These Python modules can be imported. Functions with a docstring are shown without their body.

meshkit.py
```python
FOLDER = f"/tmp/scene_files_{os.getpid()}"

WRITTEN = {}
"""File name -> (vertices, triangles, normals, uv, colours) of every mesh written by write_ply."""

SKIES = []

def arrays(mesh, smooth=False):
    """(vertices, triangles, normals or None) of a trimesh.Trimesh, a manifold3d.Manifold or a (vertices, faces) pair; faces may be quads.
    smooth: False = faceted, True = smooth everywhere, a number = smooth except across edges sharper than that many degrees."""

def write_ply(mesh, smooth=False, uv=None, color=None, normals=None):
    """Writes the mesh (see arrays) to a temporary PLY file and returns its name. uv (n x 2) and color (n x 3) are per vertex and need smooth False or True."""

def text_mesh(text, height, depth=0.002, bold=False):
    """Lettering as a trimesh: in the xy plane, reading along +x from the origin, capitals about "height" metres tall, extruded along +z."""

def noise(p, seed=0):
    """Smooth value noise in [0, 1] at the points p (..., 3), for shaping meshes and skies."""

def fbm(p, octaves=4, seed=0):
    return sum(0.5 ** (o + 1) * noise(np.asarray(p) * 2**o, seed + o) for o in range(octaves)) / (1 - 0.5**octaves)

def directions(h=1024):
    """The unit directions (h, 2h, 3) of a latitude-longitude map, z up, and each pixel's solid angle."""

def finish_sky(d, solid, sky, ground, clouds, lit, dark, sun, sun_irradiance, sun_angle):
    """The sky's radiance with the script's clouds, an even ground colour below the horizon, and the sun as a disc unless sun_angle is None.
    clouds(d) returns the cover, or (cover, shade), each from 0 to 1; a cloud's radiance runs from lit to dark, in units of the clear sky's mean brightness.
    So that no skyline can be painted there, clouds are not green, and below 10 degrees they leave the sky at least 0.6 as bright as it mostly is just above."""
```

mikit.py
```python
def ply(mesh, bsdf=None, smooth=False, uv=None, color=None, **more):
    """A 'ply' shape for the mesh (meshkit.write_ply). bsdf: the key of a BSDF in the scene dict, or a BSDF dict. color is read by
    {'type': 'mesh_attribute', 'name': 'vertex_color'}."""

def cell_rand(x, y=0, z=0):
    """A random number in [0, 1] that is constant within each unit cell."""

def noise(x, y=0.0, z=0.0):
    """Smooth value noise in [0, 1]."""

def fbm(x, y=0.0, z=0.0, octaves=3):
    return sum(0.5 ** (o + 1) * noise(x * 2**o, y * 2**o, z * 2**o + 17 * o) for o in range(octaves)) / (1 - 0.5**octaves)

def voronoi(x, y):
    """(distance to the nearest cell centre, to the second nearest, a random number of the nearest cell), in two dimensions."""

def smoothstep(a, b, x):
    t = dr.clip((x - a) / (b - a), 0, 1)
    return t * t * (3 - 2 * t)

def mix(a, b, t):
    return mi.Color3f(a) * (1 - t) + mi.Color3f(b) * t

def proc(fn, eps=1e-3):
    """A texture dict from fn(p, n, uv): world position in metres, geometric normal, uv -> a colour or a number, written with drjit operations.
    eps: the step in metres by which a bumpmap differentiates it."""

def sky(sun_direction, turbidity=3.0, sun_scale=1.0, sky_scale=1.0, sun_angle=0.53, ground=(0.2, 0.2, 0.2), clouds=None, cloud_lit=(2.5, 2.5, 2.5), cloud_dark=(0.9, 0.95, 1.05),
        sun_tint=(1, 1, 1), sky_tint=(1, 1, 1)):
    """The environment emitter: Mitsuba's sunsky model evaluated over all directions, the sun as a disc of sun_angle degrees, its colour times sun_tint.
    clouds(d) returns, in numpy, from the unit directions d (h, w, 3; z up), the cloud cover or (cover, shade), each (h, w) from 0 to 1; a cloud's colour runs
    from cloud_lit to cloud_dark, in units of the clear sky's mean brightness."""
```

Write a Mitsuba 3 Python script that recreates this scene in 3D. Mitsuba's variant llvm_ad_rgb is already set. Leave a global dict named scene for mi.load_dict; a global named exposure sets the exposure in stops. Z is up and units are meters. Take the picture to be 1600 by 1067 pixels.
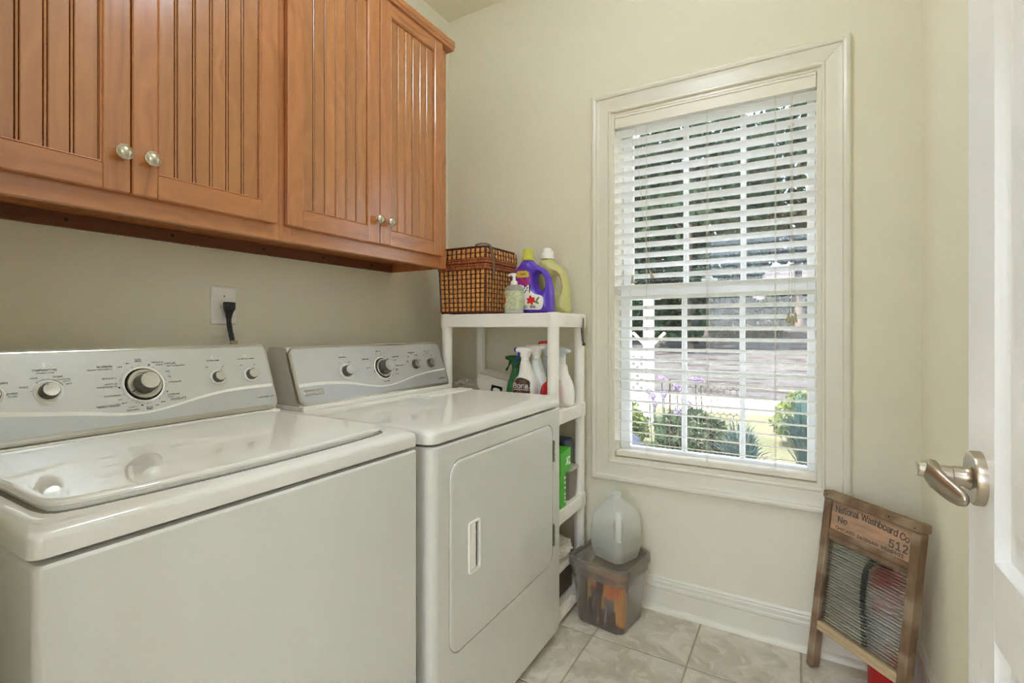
import math
import numpy as np
import trimesh
import shapely
import shapely.geometry as sg
import manifold3d as m3
import drjit as dr
import mitsuba as mi
import mikit
import meshkit
from mikit import noise, fbm, smoothstep, mix, cell_rand
from scipy.spatial import Delaunay

# ------------------------------------------------------------------ camera, sky, lamps, exposure
T = mi.ScalarTransform4f
EYE, YAW = 1.143, -0.5277
exposure = 1.9
scene = {'type': 'scene'}
labels = {}
scene['camera'] = {
    'type': 'perspective', 'fov': math.degrees(2 * math.atan(800 / 770)), 'fov_axis': 'x', 'near_clip': 0.02, 'far_clip': 500,
    'principal_point_offset_y': 19.0 / 1067,
    'to_world': T().look_at(origin=[0, 0, EYE], target=[math.sin(YAW), math.cos(YAW), EYE], up=[0, 0, 1])}
SUN = np.array([-0.30, -0.42, 0.86])
scene['sky'] = mikit.sky(SUN, turbidity=4.0, sun_scale=2.4, sky_scale=6.0, ground=(0.3, 0.3, 0.28),
                         clouds=lambda d: 0.75 * np.clip(meshkit.fbm(d * 3.0, 4, 3) * 2.2 - 0.5, 0, 1) + 0.2, cloud_lit=(1.6, 1.6, 1.6), cloud_dark=(1.0, 1.02, 1.06))
CEILING_LAMP = (10.8, 12.6, 15.0)
HALL_FILL = (16.0, 19.0, 23.0)  # unseen hall light, added as frontal fill through the doorway

rng = np.random.default_rng(7)


# ------------------------------------------------------------------ helpers
def srgb(r, g, b):
    c = np.array([r, g, b], float) / 255
    return [float(v) for v in np.where(c <= 0.04045, c / 12.92, ((c + 0.055) / 1.055) ** 2.4)]


def rgb(c):
    return {'type': 'rgb', 'value': list(map(float, c))}


def mat(name, color, rough=0.5, spec=0.5, metallic=0.0, two=True, bump=None, bump_scale=1.0, **k):
    b = {'type': 'principled', 'base_color': color if isinstance(color, dict) else rgb(color), 'roughness': rough, 'metallic': metallic, 'specular': spec, **k}
    if metallic:
        b.pop('specular')
    if bump is not None:
        b = {'type': 'bumpmap', 'arbitrary': bump, 'scale': bump_scale, 'bsdf': b}
    scene[name] = {'type': 'twosided', 'bsdf': b} if two else b
    return name


used = {}
STUFF = ('groove_grime', 'lettering', 'dial_marks', 'icons', 'cane', 'stakes', 'side_print', 'label_code', 'label_print', 'script', 'print', 'ladder_cord')


def num(key):
    n = used.get(key, -1) + 1
    used[key] = n
    return key if n == 0 else f'{key}_{n:03d}'


def lab(key, label=None, cat=None, group=None, kind=None):
    d = labels.setdefault(key, {})
    for k, v in (('label', label), ('category', cat), ('group', group), ('kind', kind)):
        if v:
            d[k] = v
    return key


def thing(name, label, cat, group=None, kind=None):
    return lab(num(name), label, cat, group, kind)


def struct(name):
    return lab(name, kind='structure')


def put(key, mesh, bsdf, smooth=False, M=None, label=None, **k):
    """One entry of the scene, under the next free key."""
    key = key if key in labels and key not in scene else num(key)
    if M is not None:
        k['to_world'] = T(np.asarray(M, float))
    scene[key] = mikit.ply(mesh, bsdf, smooth=smooth, **k)
    if label:
        lab(key, label)
    if any(key.rsplit('__', 1)[-1].startswith(w) for w in STUFF):
        lab(key, kind='stuff')
    return key


def tm(v, f):
    return trimesh.Trimesh(np.asarray(v, float), np.asarray(f, int), process=False)


def cat(*ms):
    ms = [m for g in ms for m in ([g] if isinstance(g, trimesh.Trimesh) else list(g))]
    return trimesh.util.concatenate(ms)


def fix(m):
    if m.volume < 0:
        m.invert()
    return m


def box(x0, x1, y0, y1, z0, z1):
    m = trimesh.creation.box((abs(x1 - x0), abs(y1 - y0), abs(z1 - z0)))
    m.apply_translation(((x0 + x1) / 2, (y0 + y1) / 2, (z0 + z1) / 2))
    return m


def cbox(x0, x1, y0, y1, z0, z1, c=0.002):
    """A box with chamfered edges."""
    p = []
    for ax in range(3):
        for s in np.ndindex(2, 2, 2):
            v = []
            for k, (a, b) in enumerate(((x0, x1), (y0, y1), (z0, z1))):
                i = 0 if k == ax else c
                v.append(b - i if s[k] else a + i)
            p.append(v)
    return trimesh.convex.convex_hull(np.array(p))


def rbox(x0, x1, y0, y1, z0, z1, r=0.01, sub=2):
    s = trimesh.creation.icosphere(sub, r).vertices
    p = [s + [x, y, z] for x in (x0 + r, x1 - r) for y in (y0 + r, y1 - r) for z in (z0 + r, z1 - r)]
    return trimesh.convex.convex_hull(np.vstack(p))


def rot(axis, deg, about=(0, 0, 0)):
    return trimesh.transformations.rotation_matrix(math.radians(deg), axis, about)


def move(x, y, z):
    return trimesh.transformations.translation_matrix((x, y, z))


def tf(m, *Ms):
    m = m.copy()
    for M in Ms:
        m.apply_transform(M)
    return m


def frame(o, x, y, z):
    M = np.eye(4)
    M[:3, 0], M[:3, 1], M[:3, 2], M[:3, 3] = x, y, z, o
    return M


def rrect(x0, x1, y0, y1, r, n=6):
    rr = r if isinstance(r, (list, tuple)) else (r,) * 4
    out = []
    for (cx, cy, a0, q) in ((x1 - rr[0], y1 - rr[0], 0, rr[0]), (x0 + rr[1], y1 - rr[1], 90, rr[1]), (x0 + rr[2], y0 + rr[2], 180, rr[2]), (x1 - rr[3], y0 + rr[3], 270, rr[3])):
        for a in np.linspace(a0, a0 + 90, n + 1):
            out.append((cx + q * math.cos(math.radians(a)), cy + q * math.sin(math.radians(a))))
    return np.array(out)


def ring3(p2, z):
    p2 = np.asarray(p2)
    return np.column_stack([p2, np.full(len(p2), z)])


def loft(rings, cap=True, closed=True):
    rings = [np.asarray(r, float) for r in rings]
    n, v, f = len(rings[0]), np.vstack(rings), []
    m = n if closed else n - 1
    for i in range(len(rings) - 1):
        for j in range(m):
            a, b = i * n + j, i * n + (j + 1) % n
            f += [(a, b, b + n), (a, b + n, a + n)]
    if cap:
        for base, flip in ((0, True), ((len(rings) - 1) * n, False)):
            v = np.vstack([v, v[base:base + n].mean(0)])
            c = len(v) - 1
            for j in range(n):
                t = (base + j, base + (j + 1) % n, c)
                f.append(t[::-1] if flip else t)
        return fix(tm(v, f))
    return tm(v, f)


def poly_ext(poly, h, z0=0.0):
    p = poly if hasattr(poly, 'geom_type') else sg.Polygon(poly)
    gs = getattr(p, 'geoms', [p])
    ms = [trimesh.creation.extrude_polygon(g, h, engine='earcut') for g in gs]
    m = cat(ms)
    m.apply_translation((0, 0, z0))
    return m


def ext_yz(pts, x0, x1):
    """Polygon given in (y, z), extruded along x."""
    m = poly_ext(pts, x1 - x0)
    return fix(tf(m, frame((x0, 0, 0), (0, 1, 0), (0, 0, 1), (1, 0, 0))))


def ext_xz(pts, y0, y1):
    """Polygon given in (x, z), extruded along y."""
    m = poly_ext(pts, y1 - y0)
    return fix(tf(m, frame((0, y1, 0), (1, 0, 0), (0, 0, 1), (0, -1, 0))))


def lathe(prof, n=32):
    """Profile of (radius, height) points, turned about z."""
    rings = []
    a = np.arange(n) * 2 * math.pi / n
    for r, z in prof:
        rings.append(np.column_stack([max(r, 1e-5) * np.cos(a), max(r, 1e-5) * np.sin(a), np.full(n, z)]))
    return loft(rings)


def tube(pts, r, n=8, cap=True):
    p = np.asarray(pts, float)
    t = np.gradient(p, axis=0)
    t /= np.linalg.norm(t, axis=1, keepdims=True) + 1e-12
    up = np.array([0, 0, 1.0]) if abs(t[0][2]) < 0.9 else np.array([1.0, 0, 0])
    a = np.cross(t[0], up)
    a /= np.linalg.norm(a)
    rings, ang = [], np.arange(n) * 2 * math.pi / n
    rr = np.broadcast_to(r, (len(p),))
    for i in range(len(p)):
        a = a - t[i] * (a @ t[i])
        a /= np.linalg.norm(a) + 1e-12
        b = np.cross(t[i], a)
        rings.append(p[i] + rr[i] * (np.cos(ang)[:, None] * a + np.sin(ang)[:, None] * b))
    return loft(rings, cap)


def spline(pts, n=40):
    from scipy.interpolate import CubicSpline
    p = np.asarray(pts, float)
    s = np.r_[0, np.cumsum(np.linalg.norm(np.diff(p, axis=0), axis=1))]
    return CubicSpline(s, p)(np.linspace(0, s[-1], n))


def smooth_poly(pts, n=120):
    from scipy.interpolate import CubicSpline
    p = np.asarray(list(pts) + [pts[0]], float)
    s = np.r_[0, np.cumsum(np.linalg.norm(np.diff(p, axis=0), axis=1))]
    return CubicSpline(s, p, bc_type='periodic')(np.linspace(0, s[-1], n, endpoint=False))


def tri_fill(poly, step):
    rings = [poly.exterior] + list(poly.interiors)
    b = np.vstack([[np.asarray(r.interpolate(d).coords[0]) for d in np.linspace(0, r.length, max(8, int(r.length / step)), endpoint=False)] for r in rings])
    x0, y0, x1, y1 = poly.bounds
    gx, gy = np.meshgrid(np.arange(x0, x1, step), np.arange(y0, y1, step * 0.87))
    gx[1::2] += step / 2
    g = np.column_stack([gx.ravel(), gy.ravel()])
    P = shapely.points(g)
    g = g[shapely.contains(poly, P) & (shapely.distance(poly.boundary, P) > step * 0.55)]
    v = np.vstack([b, g])
    f = Delaunay(v).simplices
    f = f[shapely.contains(poly, shapely.points(v[f].mean(1)))]
    a = v[f]
    flip = (a[:, 1, 0] - a[:, 0, 0]) * (a[:, 2, 1] - a[:, 0, 1]) - (a[:, 1, 1] - a[:, 0, 1]) * (a[:, 2, 0] - a[:, 0, 0]) < 0
    f[flip] = f[flip][:, ::-1]
    return v, f, len(b)


def puff(poly, half, R):
    """How far the cushion over the outline stands out at points (x, z)."""
    def h(xz):
        d = shapely.distance(poly.boundary, shapely.points(xz)) * shapely.contains(poly, shapely.points(xz))
        return half * np.sqrt(np.clip(1 - (1 - np.minimum(d / R, 1)) ** 2, 0, 1))
    return h


def inflate(poly, half, R, step=0.004):
    """A blown shape over an outline in (x, z): thickness along y, front towards -y."""
    v, f, nb = tri_fill(poly, step)
    h = puff(poly, half, R)(v)
    h[:nb] = 0
    n = len(v)
    front = np.column_stack([v[:, 0], -h, v[:, 1]])
    back = np.column_stack([v[:, 0], h, v[:, 1]])[nb:]
    g = np.where(f < nb, f, f + n - nb)
    return tm(np.vstack([front, back]), np.vstack([f, g[:, ::-1]]))


def patch(lpoly, hfun, off=0.0006, step=0.005):
    """A label lying on the front of a blown shape."""
    v, f, _ = tri_fill(lpoly, step)
    return tm(np.column_stack([v[:, 0], -hfun(v) - off, v[:, 1]]), f)


def text(s, h, depth=0.0004, bold=False, slant=0.0, center=True, wide=1.0):
    m = meshkit.text_mesh(s, h, depth, bold)
    v = m.vertices.copy()
    v[:, 0] = v[:, 0] * wide + slant * v[:, 1]
    if center:
        v[:, 0] -= (v[:, 0].min() + v[:, 0].max()) / 2
        v[:, 1] -= h / 2
    m.vertices = v
    return m


def drape(m, hfun, off=0.001, at=(0, 0)):
    """Flat lettering (x, y) laid on the front of a blown shape as (x, z)."""
    v = m.vertices + [at[0], at[1], 0]
    y = -hfun(v[:, :2]) - off
    return tm(np.column_stack([v[:, 0], y, v[:, 1]]), m.faces)


def man(m):
    m = m.copy()
    m.merge_vertices(digits_vertex=7)
    return m3.Manifold(m3.Mesh(np.asarray(m.vertices, np.float32), np.asarray(m.faces, np.uint32)))


def unman(m):
    q = m.to_mesh()
    return tm(q.vert_properties[:, :3], q.tri_verts)


def profile_frame(x0, x1, z0, z1, prof, y):
    """Four mitred sides of a frame round an opening on the wall face at y; prof is (outward, proud) points."""
    p = np.asarray(prof, float)
    u, w = p[:, 0], p[:, 1]
    out = {}
    for side in ('head', 'left', 'right', 'foot'):
        if side in ('head', 'foot'):
            z = z1 + u if side == 'head' else z0 - u
            A = np.column_stack([x0 - u, y - w, z])
            B = np.column_stack([x1 + u, y - w, z])
        else:
            x = x0 - u if side == 'left' else x1 + u
            A = np.column_stack([x, y - w, z0 - u])
            B = np.column_stack([x, y - w, z1 + u])
        out[side] = loft([A, B])
    return out


# ------------------------------------------------------------------ materials
def wall_tex(p, n, uv):
    return mix(srgb(221, 216, 196), srgb(217, 212, 191), fbm(p.x * 2.3, p.y * 2.3, p.z * 2.3))


mat('wall_paint', mikit.proc(wall_tex), 0.75, 0.25)
mat('ceiling_paint', srgb(222, 218, 196), 0.85, 0.2)
mat('trim_paint', srgb(215, 210, 194), 0.32, 0.5)
mat('door_paint', srgb(226, 226, 224), 0.3, 0.5, bump=mikit.proc(lambda p, n, uv: fbm(p.y * 420, p.z * 7, p.x * 420, 2), 5e-4), bump_scale=0.0006)
mat('vinyl_white', srgb(236, 238, 238), 0.3, 0.5)
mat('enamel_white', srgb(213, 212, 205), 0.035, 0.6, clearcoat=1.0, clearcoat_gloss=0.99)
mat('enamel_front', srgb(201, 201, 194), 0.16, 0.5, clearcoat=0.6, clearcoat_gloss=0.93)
mat('plastic_white', srgb(232, 230, 222), 0.3, 0.5)
mat('shelf_plastic', srgb(236, 233, 224), 0.38, 0.45)
mat('plastic_taupe', srgb(190, 186, 174), 0.35, 0.4)
mat('fascia_silver', srgb(198, 198, 195), 0.34, 0.5, 0.5)
mat('fascia_dark', srgb(188, 190, 190), 0.3, 0.5, 0.5)
mat('chrome_soft', srgb(190, 187, 178), 0.22, 0.5, 0.9)
mat('knob_grey', srgb(98, 94, 86), 0.35, 0.5, 0.7)
mat('knob_cap', srgb(205, 203, 196), 0.28, 0.5, 0.95)
mat('nickel', srgb(205, 198, 180), 0.22, 0.5, 1.0)
mat('lever_nickel', srgb(184, 172, 156), 0.28, 0.5, 1.0)
mat('ink', srgb(24, 22, 22), 0.6, 0.2)
mat('ink_grey', srgb(110, 108, 103), 0.6, 0.2)
mat('white_ink', srgb(240, 240, 236), 0.5, 0.3)
mat('black_plastic', srgb(22, 22, 23), 0.35, 0.5)
mat('black_gap', srgb(30, 29, 27), 0.9, 0.1)
mat('seam_grey', srgb(120, 118, 110), 0.6, 0.3)
mat('metal_dark', srgb(120, 118, 112), 0.35, 0.5, 0.9)
mat('red_paint', srgb(170, 20, 24), 0.3, 0.5)
mat('cord_white', srgb(205, 202, 192), 0.7, 0.2)
mat('tassel', srgb(168, 160, 132), 0.5, 0.3)
mat('slat_white', srgb(240, 241, 240), 0.35, 0.4)
mat('rail_cream', srgb(224, 218, 202), 0.4, 0.4)


def wood(vertical, a, b, c, plank=None):
    def fn(p, n, uv):
        along, across = (p.z, p.y) if vertical else (p.y, p.z)
        wv = fbm(along * 5.0, across * 11, p.x * 4, 3)
        g = fbm(along * 2.2, across * 70 + wv * 5, p.x * 40, 3)
        fine = noise(along * 26, across * 900, p.x * 300)
        rings = dr.abs(dr.sin(along * 2.5 + across * 46 + wv * 11))
        k = dr.clip(0.55 * g + 0.2 * fine + 0.28 * rings - 0.08, 0, 1)
        col = mix(mix(a, b, k), c, smoothstep(0.58, 0.95, g) * 0.45)
        if plank:
            col = col * (0.88 + 0.24 * cell_rand(dr.floor((p.y - 0.02) / plank)))
        return col
    return mikit.proc(fn)


WA, WB, WC = srgb(178, 116, 68), srgb(150, 90, 48), srgb(112, 62, 32)
mat('wood_upright', wood(True, WA, WB, WC), 0.2, 0.75, clearcoat=1.0, clearcoat_gloss=0.86)
mat('wood_level', wood(False, WA, WB, WC), 0.2, 0.75, clearcoat=1.0, clearcoat_gloss=0.86)
mat('wood_plank', wood(True, srgb(174, 116, 66), srgb(150, 92, 49), srgb(116, 66, 34), 0.0386), 0.22, 0.75, clearcoat=1.0, clearcoat_gloss=0.86)
mat('wood_glaze', srgb(58, 28, 18), 0.5, 0.3)
mat('wood_inside', wood(False, srgb(112, 68, 40), srgb(88, 52, 31), srgb(70, 40, 24)), 0.45, 0.3)


def old_wood(p, n, uv):
    g = fbm(p.x * 60 + p.y * 60, p.z * 9, p.y * 50, 4)
    s = fbm(p.x * 9, p.y * 9, p.z * 14, 3)
    col = mix(srgb(142, 116, 90), srgb(92, 70, 54), g)
    return mix(col, srgb(158, 140, 116), smoothstep(0.45, 0.7, s) * 0.75)


def pale_wood(p, n, uv):
    g = fbm(p.x * 30 + p.y * 30, p.z * 130, p.y * 5, 3)
    return mix(srgb(206, 184, 150), srgb(172, 146, 112), g)


def head_wood(p, n, uv):
    g = fbm(p.x * 12 - p.y * 12, p.z * 130, 0, 3)
    s = fbm(p.x * 9, p.y * 9, p.z * 26, 3)
    return mix(mix(srgb(182, 150, 124), srgb(142, 114, 94), g), srgb(186, 146, 116), smoothstep(0.42, 0.66, s))


mat('board_wood', mikit.proc(old_wood), 0.7, 0.2)
mat('board_pale', mikit.proc(pale_wood), 0.7, 0.2)
mat('board_head', mikit.proc(head_wood), 0.7, 0.2)
mat('board_ink', srgb(96, 86, 82), 0.8, 0.1)


def tile_tex(p, n, uv):
    ix, iy = dr.floor((p.x + 0.667) / 0.3365), dr.floor((p.y - 1.741) / 0.3365)
    r = cell_rand(ix, iy, 3) * 30
    a = fbm(p.x * 9 + r, p.y * 9 - r, 0, 4)
    w = fbm(p.x * 34 + a * 8 + r, p.y * 24, 3.0, 5)
    col = mix(srgb(188, 180, 163), srgb(204, 197, 182), smoothstep(0.32, 0.66, a))
    col = mix(col, srgb(218, 212, 199), smoothstep(0.54, 0.68, w) * 0.5)
    return mix(col, srgb(156, 146, 126), smoothstep(0.55, 0.8, 1 - w) * 0.35) * (0.95 + 0.08 * cell_rand(ix, iy, 9))


mat('tile', mikit.proc(tile_tex), 0.38, 0.35)
mat('grout', srgb(160, 150, 132), 0.9, 0.1)
scene['pane_glass'] = {'type': 'thindielectric', 'int_ior': 1.5}
scene['rib_glass'] = {'type': 'dielectric', 'int_ior': 1.45, 'ext_ior': 1.0, 'specular_transmittance': rgb((0.97, 0.985, 0.97))}

# ------------------------------------------------------------------ the room
LW, BW, RW, CH, FW = -1.578, 2.05, 0.343, 2.741, 0.10     # left, back, right wall faces, ceiling, front wall face
WX0, WX1, WZ0, WZ1 = -0.697, 0.066, 0.585, 2.068          # window opening
put(struct('wall_left'), box(LW - 0.12, LW, -2.0, BW + 0.15, -0.05, CH + 0.1), 'wall_paint')
put(struct('wall_right'), box(RW, RW + 0.12, FW - 0.1, BW + 0.15, -0.05, CH + 0.1), 'wall_paint')
put(struct('wall_back'), cat(box(LW, WX0, BW, BW + 0.15, -0.05, CH + 0.1), box(WX1, RW, BW, BW + 0.15, -0.05, CH + 0.1),
                             box(WX0, WX1, BW, BW + 0.15, -0.05, WZ0), box(WX0, WX1, BW, BW + 0.15, WZ1, CH + 0.1)), 'wall_paint')
DX0, DX1 = -0.64, 0.25
put(struct('wall_front'), cat(box(LW, DX0, FW - 0.12, FW, 0, CH), box(DX1, RW + 0.12, FW - 0.12, FW, 0, CH), box(DX0, DX1, FW - 0.12, FW, 2.06, CH)), 'wall_paint')
BX_, BZ_ = (-1.35, 0.70), (0.45, 2.30)                      # window openings added to the unseen hall to let in fill light
put(struct('wall_hall_back'), cat(box(LW, BX_[0], -2.12, -2.0, 0, CH), box(BX_[1], RW + 0.6, -2.12, -2.0, 0, CH), box(BX_[0], BX_[1], -2.12, -2.0, 0, BZ_[0]), box(BX_[0], BX_[1], -2.12, -2.0, BZ_[1], CH)), 'wall_paint')
V = struct('added_window_3')
for k_, m_ in profile_frame(*BX_, *BZ_, [(0, 0), (0, 0.016), (0.08, 0.02), (0.08, 0)], 0).items():
    put(V + '__casing', tf(m_, rot((0, 0, 1), 180, (sum(BX_) / 2, 0, 0)), move(0, -2.0, 0)), 'trim_paint')
HX, HY0, HY1, HZ0, HZ1 = RW + 0.6, -1.85, -0.45, 0.80, 2.25
put(struct('wall_hall_right'), cat(box(HX, HX + 0.12, -2.0, HY0, 0, CH), box(HX, HX + 0.12, HY1, FW - 0.02, 0, CH), box(HX, HX + 0.12, HY0, HY1, 0, HZ0), box(HX, HX + 0.12, HY0, HY1, HZ1, CH)), 'wall_paint')
V = struct('added_window_2')  # unseen side opening, added to brighten the left wall through the doorway
for k_, m_ in profile_frame(HY0, HY1, HZ0, HZ1, [(0, 0), (0, 0.016), (0.08, 0.02), (0.08, 0)], 0).items():
    put(V + '__casing', fix(tf(m_, frame((HX, 0, 0), (0, 1, 0), (1, 0, 0), (0, 0, 1)))), 'trim_paint')
put(V + '__mullion', box(HX + 0.02, HX + 0.08, (HY0 + HY1) / 2 - 0.03, (HY0 + HY1) / 2 + 0.03, HZ0, HZ1), 'trim_paint')
put(struct('ceiling'), box(LW - 0.12, RW + 0.72, -2.12, BW + 0.15, CH, CH + 0.1), 'ceiling_paint')
struct('floor')
put('floor__base', box(LW - 0.12, RW + 0.72, -2.12, BW + 0.15, -0.06, -0.002), 'grout')
PITCH = 0.3365
for i in range(-3, 4):
    for j in range(-6, 2):
        x0, y0 = -0.667 + i * PITCH, 1.741 + j * PITCH
        if j < -5 and y0 + PITCH < -0.4:
            continue
        a, b = max(x0 + 0.003, LW + 0.001), min(x0 + PITCH - 0.003, RW - 0.001)
        c, d = y0 + 0.003, min(y0 + PITCH - 0.003, BW - 0.001)
        if b - a > 0.02 and d - c > 0.005:
            put('floor__tile', cbox(a, b, c, d, -0.008, 0.0 + rng.uniform(-0.0004, 0.0002), 0.0012), 'tile')

BASE = [(0, 0), (0.012, 0), (0.012, 0.085), (0.0165, 0.09), (0.0165, 0.1), (0.0145, 0.1045), (0.0145, 0.118), (0.0115, 0.122), (0.0115, 0.128), (0.006, 0.136), (0, 0.136)]
SHOE = [(0.012, 0), (0.03, 0), (0.0285, 0.008), (0.024, 0.014), (0.0175, 0.0185), (0.012, 0.02)]


def skirting(prof, side, a, b):
    p = np.array(prof)
    if side == 'back':
        return loft([np.column_stack([np.full(len(p), x), BW - p[:, 0], p[:, 1]]) for x in (a, b)])
    return loft([np.column_stack([RW - p[:, 0], np.full(len(p), y), p[:, 1]]) for y in (a, b)])


for side, a, b in (('back', LW, RW), ('right', FW, BW - 0.017)):
    k = struct('baseboard_' + side)
    put(k + '__board', skirting(BASE, side, a, b), 'trim_paint')
    put(k + '__shoe_mould', skirting(SHOE, side, a, b), 'trim_paint', 40)

# ------------------------------------------------------------------ the window
W = struct('window_1')
CAS = [(0, 0), (0, 0.012), (0.004, 0.015), (0.01, 0.015), (0.014, 0.0115), (0.05, 0.0145), (0.062, 0.0165), (0.066, 0.022), (0.074, 0.024), (0.082, 0.0235), (0.0875, 0.019), (0.0875, 0)]
for s, m in profile_frame(WX0, WX1, WZ0, WZ1, CAS, BW).items():
    put(W + '__casing', m, 'trim_paint')
for m in (box(WX0, WX0 + 0.012, BW - 0.004, BW + 0.15, WZ0, WZ1), box(WX1 - 0.012, WX1, BW - 0.004, BW + 0.15, WZ0, WZ1),
          box(WX0 + 0.012, WX1 - 0.012, BW - 0.004, BW + 0.15, WZ1 - 0.012, WZ1), box(WX0 + 0.012, WX1 - 0.012, BW - 0.004, BW + 0.15, WZ0, WZ0 + 0.012)):
    put(W + '__jamb', m, 'trim_paint')
GX0, GX1 = -0.641, 0.0255
MX = (-0.4158, -0.1943)


def sash(y0, y1, z0, z1, gz0, gz1, zm, gy):
    k = num(W + '__sash')
    x0, x1 = WX0 + 0.013, WX1 - 0.013
    put(k + '__stile', cbox(x0, GX0, y0, y1, z0, z1, 0.003), 'vinyl_white')
    put(k + '__stile', cbox(GX1, x1, y0, y1, z0, z1, 0.003), 'vinyl_white')
    put(k + '__rail', cbox(GX0, GX1, y0, y1, z0, gz0, 0.003), 'vinyl_white')
    put(k + '__rail', cbox(GX0, GX1, y0, y1, gz1, z1, 0.003), 'vinyl_white')
    for x in MX:
        put(k + '__muntin', cbox(x - 0.0105, x + 0.0105, gy - 0.006, gy + 0.012, gz0, gz1, 0.004), 'vinyl_white')
    xs = (GX0, MX[0] - 0.0105, MX[0] + 0.0105, MX[1] - 0.0105, MX[1] + 0.0105, GX1)
    for i in range(3):
        put(k + '__muntin', cbox(xs[2 * i], xs[2 * i + 1], gy - 0.006, gy + 0.012, zm - 0.011, zm + 0.011, 0.004), 'vinyl_white')
        for a, b in ((gz0, zm - 0.011), (zm + 0.011, gz1)):
            put(k + '__pane', tm([(xs[2 * i], gy, a), (xs[2 * i + 1], gy, a), (xs[2 * i + 1], gy, b), (xs[2 * i], gy, b)], [(0, 1, 2), (0, 2, 3)]), 'pane_glass')


sash(2.128, 2.162, WZ0 + 0.013, 1.338, 0.632, 1.283, 0.962, 2.146)
sash(2.164, 2.198, 1.283, WZ1 - 0.013, 1.338, 2.012, 1.70, 2.182)
put(W + '__lock', cat(rbox(-0.345, -0.285, 2.118, 2.14, 1.338, 1.35, 0.004), tf(rbox(-0.012, 0.012, -0.03, 0.004, 0, 0.008, 0.003), move(-0.315, 2.132, 1.35))), 'vinyl_white', 40)

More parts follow.
